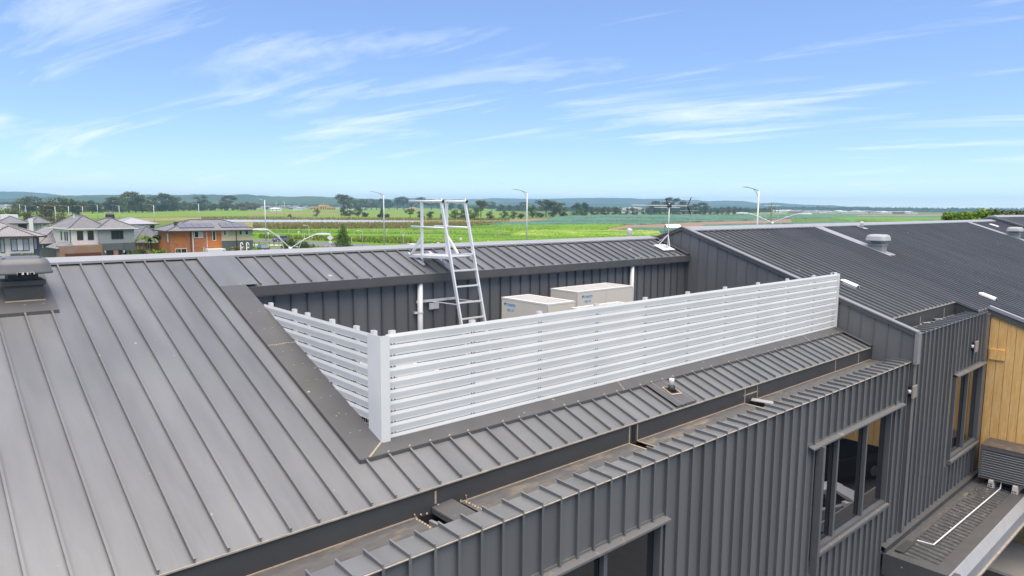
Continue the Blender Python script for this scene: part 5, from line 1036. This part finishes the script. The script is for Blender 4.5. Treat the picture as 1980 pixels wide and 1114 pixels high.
for x, y, d in ((550, 390, 700), (578, 391, 900), (534, 389, 800), (625, 392, 1100)): lamp(x, y, d, 'thin far lamp post at the edge of the far estate', 1.0, 'far lamp posts of the estate')
def small_lamp(px, ytop, dist, label):
    zt = zat(px, ytop, dist); t = thing('street_lamp', label, 'street lamp', far(px, dist), azim(px)-math.pi/2)
    MB().tube([(0, 0, 0), (0, 0, zt-.5), (-.25, 0, zt-.1), (-.8, 0, zt)], [.08, .06, .05, .045], 8).build('pole', 'pole_grey', t, smooth=True); MB().box(-1.35, -.7, -.1, .1, zt-.06, zt+.06).build('lamp_head', 'white_paint', t)
small_lamp(596, 435.5, D(596, 478), 'short curved street lamp beside the rounded street trees'); small_lamp(700, 446, D(700, 484), 'short curved street lamp beside the conical tree')
def vlamp(px, ytop, dist, la, ra, label):
    t = thing('street_lamp', label, 'street lamp', far(px, dist), azim(px)-math.pi/2); zt = zat(px, ytop, dist)
    MB().tube([(0, 0, 0), (0, 0, zt)], [.12, .09], 10).build('pole', 'pole_grey', t, smooth=True); MB().tube([(0, 0, zt-.25), (0, 0, zt+.05)], .13, 10).build('hub', 'pole_grey', t, smooth=True)
    for (px2, py2), sg in ((la, -1), (ra, 1)):
        x = sg*abs(azim(px)-azim(px2))*dist; z = zat(px2, py2, dist)
        pts = [(x*k/8, 0, zt-.05+(z-zt+.05)*(.62*k/8+.38*math.sin(k/8*math.pi/2))) for k in range(9)]; MB().tube(pts, .034, 8).build('arm', 'pole_grey', t, smooth=True)
        pts = [(x*.14+x*.42*k/6, 0, zt-1.1+(1.05+(z-zt)*.74)*math.sin(k/6*math.pi/2)) for k in range(7)]; MB().tube(pts, .024, 8).build('stay', 'pole_grey', t, smooth=True)
        MB().rings([[(x-sg*.1+c, -.12*w, z-.05), (x-sg*.1+c, .12*w, z-.05), (x-sg*.1+c, .10*w, z+.07*w), (x-sg*.1+c, -.10*w, z+.07*w)] for c, w in ((0, .4), (sg*.25, .9), (sg*.7, 1), (sg*1.0, .5))]).build('lamp_head', 'white_paint', t)
vlamp(559, 479, 50, (514, 443.5), (612, 452.5), 'white double arm street lamp rising just behind the low ridge'); vlamp(1495, 430, 62, (1445, 412), (1548, 413), 'white double arm street lamp behind the ridge of the taller roof')
t = thing('utility_pole', 'timber utility pole with two crossarms and insulators among the crops', 'utility pole', far(1492, 300), azim(1492)-math.pi/2); zt = zat(1492, 392.5, 300)
MB().tube([(0, 0, 0), (0, 0, zt)], [.32, .22], 10).build('pole', mat('pole_timber', (.33, .26, .13), rough=.9, var=.25, vscale=2), t)
MB().box(-2.9, 3.4, -.1, .1, zt-1.15, zt-.95).build('crossarm', 'white_trim', t); MB().box(-4.2, 3.0, -.1, .1, zt-4.1, zt-3.85).build('crossarm', 'pole_grey', t)
for x in (-2.7, -1.2, 1.5, 3.2): MB().tube([(x, 0, zt-.95), (x, 0, zt-.6)], .09, 6).build('insulator', 'dark_trim', t)
for x in (-3.9, -2.2, 2.6): MB().tube([(x, 0, zt-3.9), (x+.3, 0, zt-3.2), (x, 0, zt-2.9)], .13, 6).build('insulator', mat('insulator_red', (.4, .09, .06), rough=.4), t); MB().tube([(x, 0, zt-4.0), (x, 0, zt-6.4)], .1, 6).build('fuse_drop', 'pole_grey', t)
for sgn in (-1, 1): MB().bar((sgn*1.6, 0, zt-1.1), (0, 0, zt-2.1), .07).build('brace', 'dark_trim', t)
MB().box(.5, 1.3, -.4, .4, zt-3.9, zt-2.7).build('transformer', 'pole_grey', t)
for (x, yt, yb) in ((542, 389, 404.5), (503, 385, 405)):
    d0 = D(x, yb+3); t = thing('utility_pole', 'far timber power pole at the paddock edge', 'utility pole', far(x, d0), azim(x)-math.pi/2, 'far power poles at the paddock edge'); zt = zat(x, yt, d0)
    MB().tube([(0, 0, 0), (0, 0, zt)], [.4, .28], 8).build('pole', 'bark', t); MB().box(-3, 3, -.2, .2, zt-1.2, zt-.8).build('crossarm', 'bark', t)
def sign(px, yt, yb, label, kind='plate', w=.55):
    d0 = D(px, yb); t = thing('road_sign', label, 'road sign', far(px, d0), azim(px)-math.pi/2); zt = zat(px, yt, d0)
    MB().tube([(0, 0, 0), (0, 0, zt)], .05, 6).build('post', 'pole_grey', t)
    if kind == 'diamond':
        MB().prism([(0, zt-w*1.4), (w*.75, zt-w*.7), (0, zt), (-w*.75, zt-w*.7)], 'Y', -.09, -.06).build('plate', 'white_paint', t); MB().box(-.35, .35, -.09, -.06, zt-w*1.4-.55, zt-w*1.4-.05).build('plate', 'white_paint', t)
    else:
        MB().box(-w/2, w/2, -.09, -.06, zt-w*1.2, zt).build('plate', 'white_paint', t)
        if kind == 'orange': MB().box(-w/2, w/2, -.095, -.06, zt, zt+w*.4).build('band', mat('sign_orange', (.6, .12, .03), rough=.5), t)
for a in ((637, 454, 483, 'white diamond road sign on a post by the road', 'diamond', 1.0), (517, 449, 466, 'small white sign beside the thin tall lamp', 'plate', .5), (576, 447, 459, 'small white sign behind the rounded street tree', 'plate', .5), (779, 453, 479, 'thin post with a small sign beside the white car', 'plate', .3), (847, 468, 478, 'low orange topped sign by the ladder platform', 'orange', .6), (891, 459, 477, 'orange topped sign seen through the ladder', 'orange', .55), (945, 466, 476, 'small grey notice board at the crop edge', 'plate', .9)): sign(*a)
for (x, y, h) in [(random.uniform(960, 1850), None, .9) for _ in range(150)] + [(random.uniform(520, 960), 0, .8) for _ in range(40)]:
    if y is None:
        hi = 418 if x < 1300 else 414.5; lo = 458 if x < 1200 else 446 if x < 1330 else 430; py = hi+(lo-hi)*random.random()**1.2
    else: py = random.uniform(448, 470)
    g = ground(x, py)
    if 'STK' not in globals(): STK = MB().box(-.07, .07, -.07, .07, 0, 1.9).mesh('stake', mat('stake_tan', (.62, .5, .36), rough=.8))
    o = link('stake', STK, None, g); o.scale = (1, 1, random.uniform(.7, 1.2)); tag(o, 'tan sprinkler stake standing in the vegetable beds', 'stake', 'sprinkler stakes in the vegetable beds')
# roadside bollards
BOL = MB().box(-.1, .1, -.1, .1, 0, 1.05).mesh('bollard', 'timber_grey')
for k in range(16):
    x = 492+k*9.5; y = 475.5 if x < 545 else 475.5+(x-545)*.10; o = link('bollard', BOL, None, ground(x, y)); tag(o, 'short timber bollard along the footpath by the road', 'bollard', 'timber bollards along the footpath')
# paling fence in front of the orange house
d0 = H3.d-4; fz = zat(360, 488.5, d0); FN = thing('paling_fence', 'weathered grey paling fence in front of the orange brick house', 'fence', far(310, d0), 0)
A, B = far(308, d0)-far(310, d0), far(424, d0*.985)-far(310, d0); n = 70
for k in range(n):
    p = A.lerp(B, k/n); q = A.lerp(B, (k+.9)/n); hz = fz+.03*(k % 3); nrm = Vector((-(q-p).y, (q-p).x, 0)).normalized()*.02
    MB().hexa([p-nrm, q-nrm, q+nrm, p+nrm, p-nrm+Vector((0, 0, hz)), q-nrm+Vector((0, 0, hz)), q+nrm+Vector((0, 0, hz)), p+nrm+Vector((0, 0, hz))]).build('paling', 'timber_grey', FN)
d0 = HH.d-2; F2 = thing('paling_fence', 'short dark paling fence beside the rendered house', 'fence', far(258, d0), 0); A, B = Vector((0, 0, 0)), far(288, d0)-far(258, d0)
for k in range(20):
    p = A.lerp(B, k/20); q = A.lerp(B, (k+.92)/20); MB().hexa([p, q, q+Vector((.0, .04, 0)), p+Vector((0, .04, 0)), p+Vector((0, 0, 1.8)), q+Vector((0, 0, 1.8)), q+Vector((0, .04, 1.8)), p+Vector((0, .04, 1.8))]).build('paling', 'timber_grey', F2)
# letterbox post, white handrails standing behind the ridge
t = thing('access_rail', 'pair of white looped grab rails standing just behind the low ridge', 'grab rail', (0, 0, 0), world=True)
d0 = 19.5
for x in (462.5, 474):
    p = far(x, d0); z0, z1 = zat(x, 491, d0), zat(x, 469, d0); dx = (far(x+4.5, d0)-p); M = MB()
    zb0 = zb(min(18.8, max(12.7, p.y)))
    M.tube([(p.x, p.y, zb0), (p.x, p.y, z1-.03), (p.x+dx.x*.3, p.y+dx.y*.3, z1), (p.x+dx.x*.8, p.y+dx.y*.8, z1-.02), (p.x+dx.x, p.y+dx.y, z1-.06), (p.x+dx.x, p.y+dx.y, z0+(z1-z0)*.58), (p.x+dx.x*.7, p.y+dx.y*.7, z0+(z1-z0)*.52), (p.x, p.y, z0+(z1-z0)*.52)], .014, 6); M.build('loop', 'white_paint', t, smooth=True)
a_, b_ = far(461, d0), far(482, d0); z0 = zat(470, 490.5, d0); MB().bar((a_.x, a_.y, z0), (b_.x, b_.y, z0), .03, .05).build('base_bar', 'white_paint', t)
MB().bar((a_.x, a_.y, zb(a_.y)-.02), (a_.x, a_.y, z0), .03).build('foot', 'white_paint', t); MB().bar((b_.x, b_.y, zb(b_.y)-.02), (b_.x, b_.y, z0), .03).build('foot', 'white_paint', t)
# ================================================================== vehicles
def car(loc, rz, paint, label, suv=True, L=4.6, W_=1.85):
    t = thing('car', label, 'car', loc, rz); H_ = 1.75 if suv else 1.45; b0 = .28; bl = .98 if suv else .86
    a, c = -L/2, L/2
    prof = [(a+.05, b0+.1), (a+.02, .62), (a+.1, bl-.02), (a+1.0, bl+.06), (c-.25, bl+.06), (c-.03, bl-.05), (c, .55), (c-.06, b0+.08), (c-.5, b0), (a+.5, b0)]
    sec = []
    for k, (y, f) in enumerate(((-W_/2, .94), (-W_/2+.09, 1), (W_/2-.09, 1), (W_/2, .94))):
        sec.append([(x*f, y, b0+(z-b0)*(.97 if f < 1 else 1)) for x, z in prof])
    MB().rings(sec).build('body', paint, t, smooth=False, bevel=.04)
    cab = [(a+.95, bl+.03), (a+1.75, H_-.04), (a+2.1, H_), (c-.9, H_-.01), (c-.55 if not suv else c-.38, H_-.12), (c-.12 if suv else c-.3, bl+.03)]
    sec = [[(x, s*W_/2*.93, z) if z < bl+.1 else (x, s*W_/2*.76, z) for x, z in cab] for s in (-1, 1)]
    cabn = MB().rings(sec).build('cabin', paint, t, bevel=.03)
    for s in (-1, 1):
        def sp(x, z, s=s): w = W_/2*(.93+(.76-.93)*(z-bl)/(H_-bl))+.012; return (x, s*w, z)
        for x0, x1, x2, x3 in ((a+1.25, a+2.15, a+2.12, a+1.78), (a+2.22, a+3.2, a+3.2, a+2.2), (a+3.28, c-.45, c-.72, a+3.28)):
            p = [sp(x0, bl+.08), sp(x1, bl+.08), sp(x2, H_-.13), sp(x3, H_-.13)]
            MB().poly(p if s < 0 else p[::-1]).build('side_window', 'house_glass', cabn)
    def fr(x, z, k): return (x, k, z)
    MB().poly([(a+.98, -W_/2*.86, bl+.07), (a+.98, W_/2*.86, bl+.07), (a+1.72, W_/2*.70, H_-.07), (a+1.72, -W_/2*.70, H_-.07)]).build('windscreen', 'house_glass', cabn)
    xr0, xr1 = (c-.14, c-.36) if suv else (c-.32, c-.6)
    MB().poly([(xr0+.02, W_/2*.82, bl+.1), (xr0+.02, -W_/2*.82, bl+.1), (xr1+.03, -W_/2*.68, H_-.16), (xr1+.03, W_/2*.68, H_-.16)]).build('rear_window', 'house_glass', cabn)
    for x in (a+.85, c-.85):
        for s in (-1, 1):
            y = s*(W_/2-.1); w = MB().tube([(x, y-s*.1, .34), (x, y+s*.115, .34)], .34, 18).build('wheel', 'tyre', t); MB().tube([(x, y+s*.115, .34), (x, y+s*.125, .34)], .21, 14).build('rim', 'pole_grey', w)
    for s in (-1, 1):
        MB().box(a-.0, a+.12, s*W_/2*.80-.2, s*W_/2*.80+.2, .66, .80).build('headlight', 'lens', t); MB().box(c-.09, c+.012, s*W_/2*.82-.13, s*W_/2*.82+.13, .68, .95).build('tail_light', 'tail_red', t); MB().box(a+1.5, a+1.66, s*(W_/2+.1)-.1, s*(W_/2+.1)+.1, bl+.06, bl+.2).build('mirror', paint, t)
    MB().box(c-.02, c+.016, -.26, .26, .56, .69).build('number_plate', 'white_paint', t)
    return t
d0 = D(507, 488); car(far(507, d0), azim(507)+.25, 'car_dark', 'dark four wheel drive parked beside the olive shrubs', True, 4.8, 1.95)
d0 = D(540, 467.5); car(far(540, d0), azim(540)-1.05, 'car_silver', 'slate grey car driving along the road', True, 4.5)
d0 = D(797, 483); car(far(797, d0), azim(797)+.5, 'car_white', 'white car on the road behind the ladder platform', False, 4.6)
car((26.6, -.4, .012), R(18), 'car_dark', 'black four wheel drive parked in the court facing the windows', True, 4.9, 1.95)
car((22.0, 1.0, .012), R(200), 'car_white', 'white car parked in the court facing the windows', False, 4.6)
car((31.5, -2.2, .012), R(15), 'car_white', 'white four wheel drive parked behind the black one in the court', True, 4.9, 1.95)
# ================================================================== air
hm = bpy.data.materials.new('haze_air'); hm.use_nodes = True; t_ = hm.node_tree; t_.nodes.remove(t_.nodes['Principled BSDF'])
pv_ = N(t_, 'ShaderNodeVolumePrincipled'); pv_.inputs['Color'].default_value = (.46, .70, 1, 1); pv_.inputs['Density'].default_value = 1.5e-4; pv_.inputs['Anisotropy'].default_value = .3
t_.links.new(pv_.outputs[0], t_.nodes['Material Output'].inputs['Volume'])
tag(MB().box(-8000, 8000, -8000, 8000, -2, 130).build('haze', hm), 'thin blue haze over the fields and hills', 'haze', kind='stuff')

for o in bpy.data.objects:
    if o.parent is not None and o.name.split('.')[0] in ('sealant_bead', 'screw', 'rivet', 'screw_cap', 'lichen', 'slot', 'roof_foot', 'wall_bracket', 'ridge_tile', 'gutter', 'fan_grille', 'coil_guard', 'corner_trim', 'gutter_floor'):
        if o.name.split('.')[0] != 'gutter_floor': o['kind'] = 'stuff'
